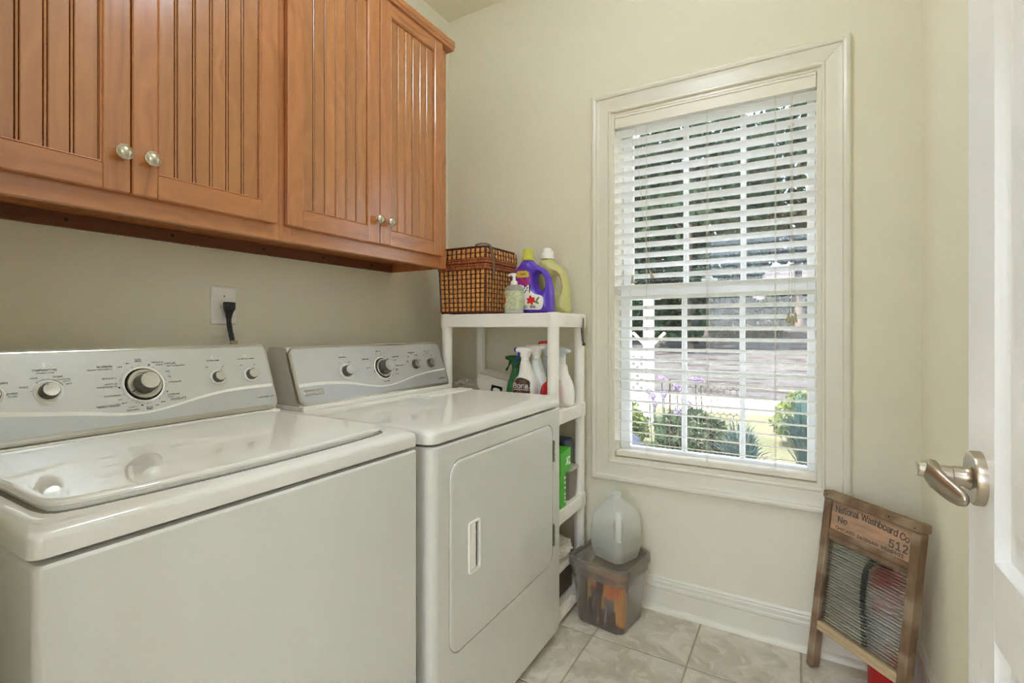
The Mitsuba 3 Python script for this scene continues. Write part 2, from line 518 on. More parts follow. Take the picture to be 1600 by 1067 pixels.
# ------------------------------------------------------------------ the blind
B = thing('window_blind', 'white horizontal slat blind hanging open inside the window frame', 'blind')
BX0, BX1, BY = -0.688, 0.057, 2.086
put(B + '__valance', cat(cbox(WX0 + 0.0135, WX1 - 0.0135, 2.046, 2.053, 2.0, 2.054, 0.002), cbox(WX0 + 0.0135, WX1 - 0.0135, 2.042, 2.052, 2.043, 2.054, 0.002)), 'rail_cream')
put(B + '__headrail', cbox(WX0 + 0.014, WX1 - 0.014, 2.056, 2.108, 2.004, 2.053, 0.002), 'slat_white')
slat = tf(cbox(BX0, BX1, -0.025, 0.025, -0.0014, 0.0014, 0.0008), rot((1, 0, 0), -15))
NS, SP = 31, 0.0443
SZ = [1.988 - i * SP for i in range(NS)]
LADD = (-0.5525, -0.3148, -0.0777)
for z in SZ:
    put(B + '__slat', slat, 'slat_white', M=move(0, BY, z))
put(B + '__bottom_rail', cbox(-0.682, 0.054, BY - 0.026, BY + 0.026, 0.600, 0.622, 0.004), 'rail_cream')
for x in LADD:
    pts = [cat(tube([(x + dx, BY + dy, 2.004), (x + dx, BY + dy, 0.622)], 0.0006, 5) for dx, dy in ((0, -0.0275), (0, 0.0275), (0.004, -0.0275)))]
    rungs = [box(x - 0.0006, x + 0.0006, BY - 0.027, BY + 0.027, z - 0.0028, z - 0.0022) for z in SZ]
    tail = tube(spline([(x, BY - 0.0275, 0.622), (x + 0.012, BY - 0.03, 0.606), (x + 0.006, BY - 0.032, 0.585), (x - 0.004, BY - 0.031, 0.575)], 12), 0.0008, 5)
    put(B + '__ladder_cord', cat(pts + rungs + [tail]), 'cord_white')
bell = lathe([(0.0008, 0.034), (0.003, 0.033), (0.0042, 0.022), (0.0075, 0.004), (0.0078, 0), (0.0005, 0)], 14)
for (xa, xb, zb) in ((-0.6045, -0.6040, 1.335), (-0.5925, -0.5330, 1.352)):
    c = put(B + '__tilt_cord', tube(spline([(xa, 2.0415, 2.0), (xa * 0.6 + xb * 0.4, 2.0405, 1.7), (xb, 2.041, zb + 0.034)], 12), 0.0008, 5), 'cord_white')
    put(c + '__tassel', tf(bell, rot((0, 1, 0), 0 if xa < -0.6 else -22, (0, 0, 0.034)), move(xb, 2.041, zb)), 'tassel', 40)
for i, (dx, dz) in enumerate(((-0.011, 0.004), (0.0, -0.006), (0.010, 0.004))):
    c = put(B + '__lift_cord', tube([(-0.024 + dx * 0.35, 2.0415, 2.0), (-0.023 + dx * 0.35, 2.041, 1.5), (-0.0225 + dx, 2.041, 1.165 + dz + 0.034)], 0.0008, 5), 'cord_white')
    put(c + '__tassel', bell, 'tassel', 40, M=move(-0.0225 + dx, 2.041, 1.165 + dz))
put(B + '__cord_stop', cat(tf(trimesh.creation.icosphere(2, 0.005), move(-0.031, 2.041, 1.875)), tf(trimesh.creation.icosphere(2, 0.005), move(-0.018, 2.041, 1.878))), 'cord_white', True)

# ------------------------------------------------------------------ the open door on the right
D = struct('door_1')
XF, XB, DY1, DY0, DZ0, DZ1 = 0.2135, 0.2485, 0.958, 0.146, 0.012, 2.04
ST, MU = 0.112, 0.10
rails = [(DZ0, 0.20), (0.748, 0.848), (1.60, 1.71), (1.93, DZ1)]
put(D + '__stile', cbox(XF, XB, DY1 - ST, DY1, DZ0, DZ1, 0.0015), 'door_paint')
put(D + '__stile', cbox(XF, XB, DY0, DY0 + ST, DZ0, DZ1, 0.0015), 'door_paint')
ym = (DY0 + DY1) / 2
put(D + '__mullion', box(XF, XB, ym - MU / 2, ym + MU / 2, DZ0 + 0.1, DZ1 - 0.05), 'door_paint')
for a, b in rails:
    for c, d in ((DY0 + ST, ym - MU / 2), (ym + MU / 2, DY1 - ST)):
        put(D + '__rail', box(XF, XB, c, d, a, b), 'door_paint')
for k in range(3):
    for c, d in ((DY0 + ST, ym - MU / 2), (ym + MU / 2, DY1 - ST)):
        a, b = rails[k][1], rails[k + 1][0]
        rr = []
        for ins, dep in ((0, 0.0), (0.002, 0.004), (0.006, 0.0135), (0.022, 0.0145), (0.026, 0.0125), (0.052, 0.003), (0.057, 0.002)):
            rr.append([(XF + dep, d - ins, a + ins), (XF + dep, c + ins, a + ins), (XF + dep, c + ins, b - ins), (XF + dep, d - ins, b - ins)])
        rr = [[(XB - 0.004, q[1], q[2]) for q in rr[0]]] + rr
        put(D + '__panel', loft(rr), 'door_paint')
H = num(D + '__lever_handle')
HY, HZ = 0.900, 0.940
MH = frame((XF, HY, HZ), (0, 1, 0), (0, 0, 1), (-1, 0, 0))
MH[:3, 0] = (0, -1, 0)
MH = frame((XF, HY, HZ), (0, -1, 0), (0, 0, 1), (-1, 0, 0))
put(H + '__rose', tf(lathe([(0.0365, 0), (0.0365, 0.008), (0.0345, 0.0115), (0.031, 0.012), (0.0, 0.0125)], 48), MH), 'lever_nickel', 30)
put(H + '__neck', tf(lathe([(0.018, 0.0115), (0.0155, 0.014), (0.0135, 0.019), (0.0135, 0.030), (0.0125, 0.0305), (0.0125, 0.048), (0.012, 0.049), (0.0, 0.049)], 32), MH), 'lever_nickel', 30)
blade = []
for s, (cy, cz, cx, ry, rz) in enumerate(((0.014, 0.004, 0.050, 0.011, 0.013), (0.004, 0.002, 0.052, 0.011, 0.0155), (-0.012, -0.003, 0.050, 0.010, 0.0165), (-0.024, -0.008, 0.045, 0.009, 0.0155),
                                          (-0.036, -0.013, 0.039, 0.0085, 0.0145), (-0.048, -0.016, 0.033, 0.008, 0.0125), (-0.056, -0.017, 0.030, 0.006, 0.009), (-0.060, -0.017, 0.029, 0.002, 0.003))):
    a = np.arange(24) * 2 * math.pi / 24
    blade.append(np.column_stack([XF - cx + ry * np.cos(a), np.full(24, HY + cy), HZ + cz + rz * np.sin(a)]))
put(H + '__lever', loft(blade), 'lever_nickel', 50)
put(H + '__privacy_pin', tf(lathe([(0.011, 0.058), (0.011, 0.066), (0.0095, 0.0685), (0.0, 0.069)], 24), MH, move(0, 0.004, 0.004)), 'nickel', 30)
put(D + '__latch_plate', cbox(XF + 0.006, XB - 0.006, DY1 - 0.0005, DY1 + 0.0012, HZ - 0.028, HZ + 0.028, 0.0004), 'lever_nickel')
for z in (0.25, 1.05, 1.85):
    put(D + '__hinge', cat(box(XB - 0.002, XB + 0.0, DY0 - 0.03, DY0, z - 0.044, z + 0.044), tf(trimesh.creation.cylinder(0.006, 0.09), move(XB + 0.002, DY0 - 0.006, z))), 'lever_nickel', 30)

# ------------------------------------------------------------------ upper cabinets
CF, CD = -1.273, -1.253       # face frame front, door front
CZ0, CZ1 = 1.395, 2.315
KNOB = lathe([(0.006, 0), (0.0055, 0.010), (0.009, 0.014), (0.0155, 0.0165), (0.0165, 0.0185), (0.0158, 0.0205), (0.0142, 0.0212), (0.0125, 0.0235), (0.0085, 0.0262), (0.004, 0.0275), (0.0, 0.0279)], 32)


def cab_door(parent, y0, y1, z0, z1, knob_y):
    k = num(parent + '__door')
    s, r = 0.050, 0.0535
    put(k + '__stile', cbox(CF + 0.0015, CD, y0, y0 + s, z0, z1, 0.0025), 'wood_upright')
    put(k + '__stile', cbox(CF + 0.0015, CD, y1 - s, y1, z0, z1, 0.0025), 'wood_upright')
    put(k + '__rail', cbox(CF + 0.0015, CD, y0 + s, y1 - s, z0, z0 + r, 0.0015), 'wood_level')
    put(k + '__rail', cbox(CF + 0.0015, CD, y0 + s, y1 - s, z1 - r, z1, 0.0015), 'wood_level')
    a, b, c, d = y0 + s, y1 - s, z0 + r, z1 - r
    put(k + '__back_panel', box(CF + 0.002, CF + 0.0065, a, b, c, d), 'wood_glaze')
    bead = 0.0055
    rr = [[(CD - dep, a + i, c + i), (CD - dep, b - i, c + i), (CD - dep, b - i, d - i), (CD - dep, a + i, d - i)] for i, dep in ((0.0, 0.003), (0.002, 0.001), (0.004, 0.002), (bead, 0.0075))]
    put(k + '__bead_mould', loft(rr, cap=False), 'wood_upright')
    a, b = a + 0.004, b - 0.004
    n = max(1, round((b - a) / 0.0386))
    pw = (b - a) / n
    pf = CD - 0.0085
    for i in range(n):
        p0, p1 = a + i * pw, a + (i + 1) * pw
        e = 0.0066 if i < n - 1 else 0.0
        pr = [(p0 + 0.0006, pf - 0.004), (p0 + 0.0006, pf - 0.0015), (p0 + 0.0022, pf), (p1 - e - 0.0018, pf), (p1 - e - 0.0005, pf - 0.0015), (p1 - e - 0.0005, pf - 0.004)]
        R = [np.array([(x, y, z) for y, x in pr]) for z in (c + 0.003, d - 0.003)]
        m = loft(R)
        if e:
            pr = [(p1 - e + 0.0011, pf - 0.004), (p1 - e + 0.0011, pf - 0.0014), (p1 - e + 0.0018, pf - 0.0003), (p1 - e / 2, pf + 0.0002), (p1 - 0.0018, pf - 0.0003), (p1 - 0.0011, pf - 0.0014), (p1 - 0.0011, pf - 0.004)]
            m = cat(m, loft([np.array([(x, y, z) for y, x in pr]) for z in (c + 0.003, d - 0.003)]))
        put(k + '__plank', m, 'wood_plank')
    put(k + '__knob', tf(KNOB, frame((CD, knob_y, 1.5195), (0, 1, 0), (0, 0, 1), (1, 0, 0)), ), 'nickel', 30)
    return k


def cabinet(label, y0, y1, doors, end):
    c = thing('wall_cabinet', label, 'cabinet', 'wood cabinets over the machines')
    put(c + '__box', cat(box(LW + 0.001, CF - 0.019, y0, y0 + 0.016, CZ0 + 0.034, CZ1), box(LW + 0.001, CF - 0.019, y1 - 0.016, y1, CZ0 if end else CZ0 + 0.034, CZ1),
                         box(LW + 0.001, CF - 0.019, y0 + 0.016, y1 - 0.016, CZ0 + 0.035, CZ0 + 0.05), box(LW + 0.001, CF - 0.019, y0 + 0.016, y1 - 0.016, CZ1 - 0.016, CZ1),
                         box(LW + 0.001, LW + 0.006, y0 + 0.016, y1 - 0.016, CZ0 + 0.05, CZ1 - 0.016)), 'wood_upright')
    put(c + '__hanging_rail', box(LW + 0.001, LW + 0.019, y0, y1 - (0.016 if end else 0), CZ0, CZ0 + 0.034), 'wood_inside')
    for y in np.linspace(y0 + 0.14, y1 - 0.14, 3):
        put(c + '__screw', tf(trimesh.creation.cylinder(0.004, 0.002, 16), rot((0, 1, 0), 90), move(LW + 0.0195, y, CZ0 + 0.018)), 'black_plastic')
    put(c + '__face_stile', cbox(CF - 0.019, CF, y0, y0 + 0.04, CZ0, CZ1, 0.0008), 'wood_upright')
    put(c + '__face_stile', cbox(CF - 0.019, CF, y1 - 0.04, y1, CZ0, CZ1, 0.0008), 'wood_upright')
    put(c + '__face_rail', cbox(CF - 0.019, CF, y0 + 0.04, y1 - 0.04, CZ0, CZ0 + 0.055, 0.0012), 'wood_level')
    put(c + '__face_rail', cbox(CF - 0.019, CF, y0 + 0.04, y1 - 0.04, CZ1 - 0.055, CZ1, 0.0008), 'wood_level')
    for d in doors:
        cab_door(c, *d)
    cr = [(CF - 0.02, 2.302), (CD + 0.004, 2.302), (CD + 0.008, 2.304), (CD + 0.010, 2.308), (CD + 0.010, 2.314), (CD + 0.013, 2.316), (CD + 0.013, 2.338), (CD + 0.010, 2.341), (CF - 0.02, 2.341)]
    e = 0.022 if end else 0
    put(c + '__crown_strip', ext_xz(cr, y0, y1 + 0.018 * (e > 0)), 'wood_level')
    if end:
        put(c + '__crown_strip', cat(box(LW + 0.001, CF - 0.02, y1, y1 + 0.018, 2.314, 2.341), box(LW + 0.001, CF - 0.02, y1, y1 + 0.010, 2.302, 2.314)), 'wood_level')


cabinet('stained wood wall cabinet with two beadboard doors above the washing machine', 0.117, 0.8735, [(0.157, 0.5075, 1.4375, 2.308, 0.4892), (0.5105, 0.858, 1.4375, 2.308, 0.5420)], False)
cabinet('stained wood wall cabinet with two beadboard doors above the dryer, ending beside the window wall', 0.8740, 1.637, [(0.8885, 1.2440, 1.4385, 2.308, 1.2305), (1.2480, 1.5935, 1.4395, 2.308, 1.2830)], True)


# ------------------------------------------------------------------ washing machine and dryer
XC0, XC1 = np.array([-1.277, 0.920]), np.array([-1.337, 1.078])
dv = (XC1 - XC0) / np.linalg.norm(XC1 - XC0)


def fascia_frame(dz):
    return frame((XC0[0], 0, XC0[1] + dz), (0, 1, 0), (dv[0], 0, dv[1]), (dv[1], 0, -dv[0]))


def wave(u0, u1, pts, top_th):
    from scipy.interpolate import CubicSpline
    p = np.array(pts)
    u = np.linspace(u0, u1, 60)
    c = CubicSpline(p[:, 0], p[:, 1])(u)
    th = np.interp(u - u0, [x for x, _ in top_th], [y for _, y in top_th])
    up, dn = np.column_stack([u, c + th / 2]), np.column_stack([u, c - th / 2])
    return up, dn, u


def knob(parent, M, u, v, r, h, ring, big=False):
    k = num(parent + '__knob')
    L = move(u, v, 0.0015)
    if ring:
        put(k + '__ring', tf(lathe([(ring, 0), (ring, 0.0015), (ring - 0.0015, 0.0026), (ring - 0.004, 0.0024), (ring - 0.0055, 0.001), (0.0, 0.001)], 48), L, M), 'plastic_white', 40)
    z = 0.001
    if big:
        put(k + '__well', tf(lathe([(ring - 0.0045, 0.0011), (ring - 0.005, 0.0018), (0, 0.0018)], 48), L, M), 'black_gap')
        put(k + '__dial', tf(lathe([(ring - 0.0085, 0.0015), (ring - 0.0085, 0.007), (ring - 0.0095, 0.0082), (ring - 0.016, 0.0082), (ring - 0.017, 0.005), (0, 0.005)], 48), L, M), 'chrome_soft', 35)
        put(k + '__pointer', tf(box(-0.001, 0.001, -ring + 0.010, -ring + 0.017, 0.008, 0.0086), rot((0, 0, 1), -58), L, M), 'ink')
        z = 0.005
    put(k + '__grip', tf(lathe([(r, z), (r * 0.985, z + h * 0.3), (r * 0.93, h * 0.8), (r * 0.9, h - 0.002), (r * 0.86, h - 0.0006), (r * 0.80, h), (0, h)], 40), L, M), 'knob_grey', 35)
    put(k + '__cap', tf(lathe([(r * 0.82, h - 0.0002), (r * 0.80, h + 0.0012), (r * 0.4, h + 0.0007), (0, h + 0.0003)], 40), L, M), 'knob_cap', 25)
    put(k + '__mark', tf(trimesh.creation.cylinder(0.0009, 0.0005, 10), move(u - r * 0.3, v + r * 0.62, 0.0015 + h + 0.0012), M), 'ink')


def console(parent, y0, y1, dz, wpts, thick, zb):
    M = fascia_frame(dz)
    put(parent + '__console_base', cbox(-1.462, -1.2655, y0 + 0.001, y1 - 0.001, zb, zb + 0.0145, 0.003), 'plastic_white')
    prof = [(-1.284, zb + 0.014), (-1.345, 1.079 + dz), (-1.352, 1.086 + dz), (-1.37, 1.089 + dz), (-1.43, 1.086 + dz), (-1.462, 1.05 + dz), (-1.462, zb + 0.014)]
    put(parent + '__console', ext_xz(prof, y0 + 0.003, y1 - 0.003), 'plastic_taupe', 30)
    bez = []
    for ins, h in ((0, -0.012), (0, -0.002), (0.002, 0.0005), (0.005, 0.0012), (0.0075, 0.0006)):
        bez.append(ring3(rrect(y0 + ins, y1 - ins, -0.009 + ins, 0.1795 - ins, 0.026 - ins, 8), h))
    put(parent + '__bezel', tf(loft(bez), M), 'chrome_soft', 35)
    pl = sg.Polygon(rrect(y0 + 0.0085, y1 - 0.0085, 0.002, 0.172, 0.018, 8))
    up, dn, u = wave(y0 + 0.0085, y1 - 0.0085, wpts, thick)
    low = pl.intersection(sg.Polygon(np.vstack([dn, [(y1, -0.1), (y0, -0.1)]])))
    band = pl.intersection(sg.Polygon(np.vstack([up, dn[::-1]])))
    put(parent + '__fascia', tf(poly_ext(pl, 0.0008, 0.0006), M), 'fascia_silver')
    put(parent + '__fascia_trim', tf(poly_ext(low, 0.0005, 0.0012), M), 'fascia_dark')
    put(parent + '__fascia_stripe', tf(poly_ext(band, 0.0007, 0.0013), M), 'plastic_white')
    return M


def cabinet_body(y0, y1, xf, z0, z1, rl, rr):
    ring = lambda z, i=0: ring3(rrect(-1.46 + i, xf - i, y0 + i, y1 - i, (rr, 0.008, 0.008, rl), 6), z)
    return loft([ring(z0, 0.012), ring(z0 + 0.02, 0.0), ring(z1 - 0.004), ring(z1, 0.004)])


def deck(y0, y1, xf, z, rl, rr_):
    rr = []
    for ins, dzz in ((0.010, -0.002), (0.001, 0.0), (0, 0.002), (0, 0.021), (0.0015, 0.0265), (0.006, 0.0315), (0.014, 0.0353), (0.024, 0.0372), (0.034, 0.038)):
        rr.append(ring3(rrect(-1.465 + ins * 0.3, xf - ins, y0 + ins * 0.55, y1 - ins * 0.55, (rr_ + ins * 0.4, 0.01, 0.01, rl + ins * 0.4), 8), z + dzz))
    return loft(rr)


def letters(M, items, ink='ink'):
    """items: (string, u, v, cap height, slant)"""
    return tf(cat([tf(text(s, h * 1.36, 0.0003, bold, sl, True, 0.98), move(u, v, 0.0017)) for s, u, v, h, sl, bold in items]), M)


def ticks(M, u0, v0, r0, r1, angs, w=0.0006):
    ms = []
    for a in angs:
        ms.append(tf(box(r0, r1, -w / 2, w / 2, 0.0015, 0.0021), rot((0, 0, 1), a), move(u0, v0, 0)))
    return tf(cat(ms), M)


# --- washer
A = thing('washing_machine', 'white top loading washing machine with a silver control panel, nearest to the camera', 'washing machine')
AY0, AY1, AX, AZ = 0.2150, 0.8985, -0.782, 0.867
put(A + '__body', cabinet_body(AY0 + 0.003, AY1 - 0.003, AX + 0.002, 0.02, AZ - 0.008, 0.011, 0.010), 'enamel_front', 35)
put(A + '__deck', deck(AY0, AY1, AX, AZ, 0.016, 0.012), 'enamel_white', 25)
lidp = np.array([(-1.245, 0.244), (-0.875, 0.244), (-0.845, 0.247), (-0.832, 0.256), (-0.8235, 0.28), (-0.816, 0.35), (-0.811, 0.46), (-0.8095, 0.543), (-0.811, 0.63), (-0.816, 0.736), (-0.8235, 0.806), (-0.832, 0.83), (-0.845, 0.839), (-0.875, 0.842), (-1.245, 0.842)])
lp = sg.Polygon(lidp)
rr = []
for ins, h in ((0.004, 0.0385), (0.003, 0.044), (0.0, 0.046), (-0.0, 0.050), (0.0025, 0.0525), (0.006, 0.0535), (0.012, 0.0537)):
    g = lp.buffer(-ins - 0.02, join_style=1).buffer(0.02)
    ln = g.exterior
    q = np.array([ln.interpolate(t, True).coords[0] for t in np.linspace(0, 1, 160, endpoint=False)])
    q = np.roll(q, -int(np.argmin(np.abs(q[:, 1] - 0.543) + 5 * (q[:, 0] > -1.0))), axis=0)
    rr.append(ring3(q, AZ + h))
put(A + '__lid', loft(rr), 'enamel_white', 25)
gap = lp.buffer(0.0035).difference(lp.buffer(-0.004))
put(A + '__lid_gap', poly_ext(gap, 0.0006, AZ + 0.0376), 'seam_grey')
for y in (0.30, 0.786):
    put(A + '__lid_hinge', rbox(-1.2605, -1.236, y - 0.03, y + 0.03, AZ + 0.037, AZ + 0.052, 0.005), 'enamel_white', 35)
dzw = 0.0115
MA = console(A, 0.2155, 0.8755, dzw, [(0.20, 0.060), (0.24, 0.060), (0.3163, 0.054), (0.3697, 0.0465), (0.4392, 0.037), (0.4937, 0.0275), (0.5542, 0.0236), (0.6236, 0.0345), (0.7015, 0.0495), (0.7868, 0.0567), (0.88, 0.0567)],
             [(0, 0.010), (0.2, 0.0085), (0.34, 0.0042), (0.45, 0.006), (0.66, 0.009)], AZ + 0.0378)
knob(A, MA, 0.3020, 0.0915, 0.0165, 0.018, 0.0235)
knob(A, MA, 0.3880, 0.0910, 0.0165, 0.018, 0.0235)
knob(A, MA, 0.5553, 0.0900, 0.0235, 0.034, 0.0430, True)
knob(A, MA, 0.7235, 0.0925, 0.0150, 0.015, 0.0185)
knob(A, MA, 0.8130, 0.0925, 0.0150, 0.015, 0.0185)
S, Bg = 0.0026, 0.0033
put(A + '__lettering', letters(MA, [
    ('TEMPERATURE', 0.3862, 0.1371, 0.0030, 0, False), ('all cold rinses', 0.3867, 0.1312, 0.0024, 0.3, False), ('COLD', 0.3524, 0.1039, S, 0, False), ('COOL', 0.3688, 0.1210, S, 0, False),
    ('WARM', 0.4053, 0.1216, S, 0, False), ('warm energy', 0.4156, 0.1155, 0.0019, 0.3, False), ('removal', 0.4185, 0.1110, 0.0019, 0.3, False), ('HOT', 0.4215, 0.1045, S, 0, False), ('SUPER', 0.3352, 0.0928, S, 0, False),
    ('PLUS', 0.3352, 0.0870, S, 0, False), ('LARGE', 0.3235, 0.1151, S, 0, False), ('SIZE', 0.302, 0.1371, 0.0030, 0, False), ('NORMAL', 0.4873, 0.1373, 0.0038, 0, False), ('high and low agitation', 0.4775, 0.1313, 0.0024, 0.3, False),
    ('REGULAR 9', 0.4915, 0.1095, S, 0, False), ('HEAVY 15', 0.4931, 0.0963, S, 0, False), ('SUPER WASH 19', 0.4857, 0.0901, S, 0, False), ('EXTRA RINSE', 0.4930, 0.0694, S, 0, False),
    ('HAND WASH', 0.4827, 0.0471, 0.0038, 0, False), ('LIGHT 3', 0.5262, 0.0392, 0.0023, 0, False), ('REGULAR 6', 0.5267, 0.0330, S, 0, False), ('EXTRA', 0.5588, 0.0350, 0.0022, 0, False), ('RINSE', 0.5581, 0.0312, 0.0022, 0, False),
    ('DELICATE', 0.6220, 0.0477, 0.0038, 0, False), ('6 REGULAR', 0.6129, 0.0597, S, 0, False), ('7 LIGHT', 0.6050, 0.0540, 0.0022, 0, False), ('CASUAL', 0.6187, 0.1374, 0.0036, 0, False),
    ('high and low agitation', 0.6296, 0.1313, 0.0022, 0.3, False), ('9 REGULAR', 0.5904, 0.1416, S, 0, False), ('6 LIGHT', 0.5935, 0.1351, 0.0023, 0, False), ('EXTRA', 0.5517, 0.1505, 0.0022, 0, False), ('RINSE', 0.5517, 0.1460, 0.0022, 0, False),
    ('EXTRA RINSE', 0.6211, 0.0898, 0.0023, 0, False), ('RINSE', 0.5150, 0.1348, 0.0018, 0, False), ('SPIN', 0.5300, 0.1420, 0.0018, 0, False), ('RINSE', 0.6085, 0.1177, 0.0018, 0, False), ('SPIN', 0.6110, 0.1042, 0.0018, 0, False),
    ('SPIN', 0.5050, 0.0590, 0.0018, 0, False), ('RINSE', 0.5120, 0.0505, 0.0018, 0, False), ('RINSE', 0.5880, 0.0440, 0.0018, 0, False), ('SPIN', 0.5745, 0.0375, 0.0018, 0, False),
    ('EXTRA RINSE', 0.7193, 0.1384, S, 0, False), ('OFF', 0.7011, 0.1208, 0.0022, 0, False), ('ON', 0.7410, 0.1208, 0.0022, 0, False), ('END OF CYCLE SIGNAL', 0.8095, 0.1385, 0.0023, 0, False),
    ('OFF', 0.7911, 0.1207, 0.0022, 0, False), ('ON', 0.8292, 0.1209, 0.0022, 0, False), ('Dependable Care', 0.8400, 0.0258, 0.0036, 0.4, False)]), 'ink')
put(A + '__dial_marks', cat(ticks(MA, 0.5553, 0.09, 0.0445, 0.0475, (18, 10, -4, -12, -28, -36, -55, -80, -88, -110, -118, -128, -140, -150, -157, 172, 166, 160, 145, 128, 113, 96, 70, 58, 40)),
                        ticks(MA, 0.388, 0.091, 0.0245, 0.0275, (172, 128, 62, 28)), ticks(MA, 0.302, 0.091, 0.0245, 0.0275, (0, 50, 130)), ticks(MA, 0.7235, 0.0925, 0.0198, 0.0225, (60, 128)), ticks(MA, 0.813, 0.0925, 0.0198, 0.0225, (60, 128)),
                        tf(cat([tf(box(-0.0016, 0.0016, -0.0016, 0.0016, 0.0015, 0.0021), rot((0, 0, 1), an), move(x, y, 0)) for x, y, an in ((0.5072, 0.087, 10), (0.5723, 0.1362, 20), (0.6002, 0.0678, 60), (0.5448, 0.0415, 0))]), MA),
                        tf(poly_ext(sg.LineString([(0.388 + 0.0262 * math.cos(a), 0.091 + 0.0262 * math.sin(a)) for a in np.radians(np.linspace(30, 126, 30))]).buffer(0.00035), 0.0005, 0.0015), MA)), 'ink')
icon = sg.Point(0.3862, 0.1450).buffer(0.0019).union(sg.LineString([(0.3862, 0.145), (0.3862, 0.1515)]).buffer(0.0011))
icon2 = sg.Point(0.7188, 0.149).buffer(0.0032).difference(sg.Point(0.7188, 0.1495).buffer(0.0022)).union(sg.box(0.7160, 0.1515, 0.7216, 0.1523))
icon3 = sg.Point(0.8081, 0.1455).buffer(0.0013).union(sg.LineString([(0.8081 + 0.0042 * math.cos(a), 0.1455 + 0.0042 * math.sin(a)) for a in np.radians(np.linspace(50, 130, 14))]).buffer(0.0006))
put(A + '__icons', tf(cat([poly_ext(g, 0.0004, 0.0015) for g in (icon, icon2, icon3)]), MA), 'white_ink')

# --- dryer
G = thing('clothes_dryer', 'white front loading clothes dryer with a framed door, between the washing machine and the shelf', 'dryer')
GY0, GY1, GX, GZ = 0.932, 1.676, -0.768, 0.860
body = man(cabinet_body(GY0 + 0.003, GY1 - 0.002, GX, 0.02, GZ - 0.008, 0.026, 0.011))
dpoly = sg.Polygon(rrect(1.000, 1.611, 0.300, 0.806, 0.048, 10))
front = lambda poly, x0, x1: fix(tf(poly_ext(poly, x1 - x0), frame((x0, 0, 0), (0, 1, 0), (0, 0, 1), (1, 0, 0))))
body = body - man(front(dpoly, GX - 0.006, GX + 0.05))
hpoly = sg.Polygon(rrect(1.0800, 1.1360, 0.484, 0.624, 0.009, 6))
put(G + '__body', unman(body), 'enamel_front', 30)
put(G + '__deck', deck(GY0, GY1, GX - 0.001, GZ, 0.028, 0.013), 'enamel_white', 25)
dr_rings = []
for ins, x in ((0.0035, GX - 0.006), (0.0035, GX - 0.001), (0.0045, GX + 0.001), (0.008, GX + 0.0025), (0.013, GX + 0.003)):
    q = rrect(1.000 + ins, 1.611 - ins, 0.300 + ins, 0.806 - ins, 0.048 - ins, 10)
    dr_rings.append(np.column_stack([np.full(len(q), x), q]))
DR = num(G + '__door')
put(DR + '__panel', unman(man(loft(dr_rings)) - man(front(sg.Polygon(rrect(1.0865, 1.1295, 0.4905, 0.6175, 0.005, 6)), GX - 0.004, GX + 0.02))), 'enamel_front', 25)
ring = hpoly.difference(sg.Polygon(rrect(1.0865, 1.1295, 0.4905, 0.6175, 0.005, 6)))
put(DR + '__handle_frame', cat(front(ring, GX + 0.0025, GX + 0.006), front(hpoly.buffer(-0.0015).difference(hpoly.buffer(-0.0045)), GX + 0.006, GX + 0.0068)), 'plastic_white')
put(DR + '__handle_grip', rbox(GX - 0.003, GX + 0.0055, 1.088, 1.114, 0.492, 0.616, 0.003), 'plastic_white', 35)
put(DR + '__handle_pocket', box(GX - 0.0038, GX - 0.002, 1.087, 1.129, 0.491, 0.617), 'metal_dark')
for z0, z1 in ((0.665, 0.742), (0.362, 0.440)):
    hk = num(DR + '__hinge')
    put(hk, cat(cbox(GX - 0.001, GX + 0.004, 1.602, 1.617, z0, z1, 0.001), *[tf(trimesh.creation.cylinder(0.0035, 0.016, 12), move(GX + 0.005, 1.6095, z)) for z in np.linspace(z0 + 0.01, z1 - 0.01, 4)]), 'metal_dark', 30)
MG = console(G, 0.9455, 1.6665, 0.0, [(0.93, 0.0545), (0.957, 0.0557), (1.0192, 0.057), (1.0919, 0.0535), (1.1687, 0.0425), (1.2335, 0.029), (1.3058, 0.0215), (1.3832, 0.0295), (1.4546, 0.0425), (1.55, 0.054), (1.68, 0.0605)],
             [(0, 0.010), (0.13, 0.010), (0.36, 0.0035), (0.55, 0.004), (0.72, 0.008)], GZ + 0.0378)
knob(G, MG, 1.1440, 0.0880, 0.0190, 0.020, 0.0270)
knob(G, MG, 1.3130, 0.0880, 0.0250, 0.034, 0.0430, True)
knob(G, MG, 1.4860, 0.0900, 0.0180, 0.016, 0.0)
knob(G, MG, 1.5765, 0.0900, 0.0180, 0.016, 0.0)
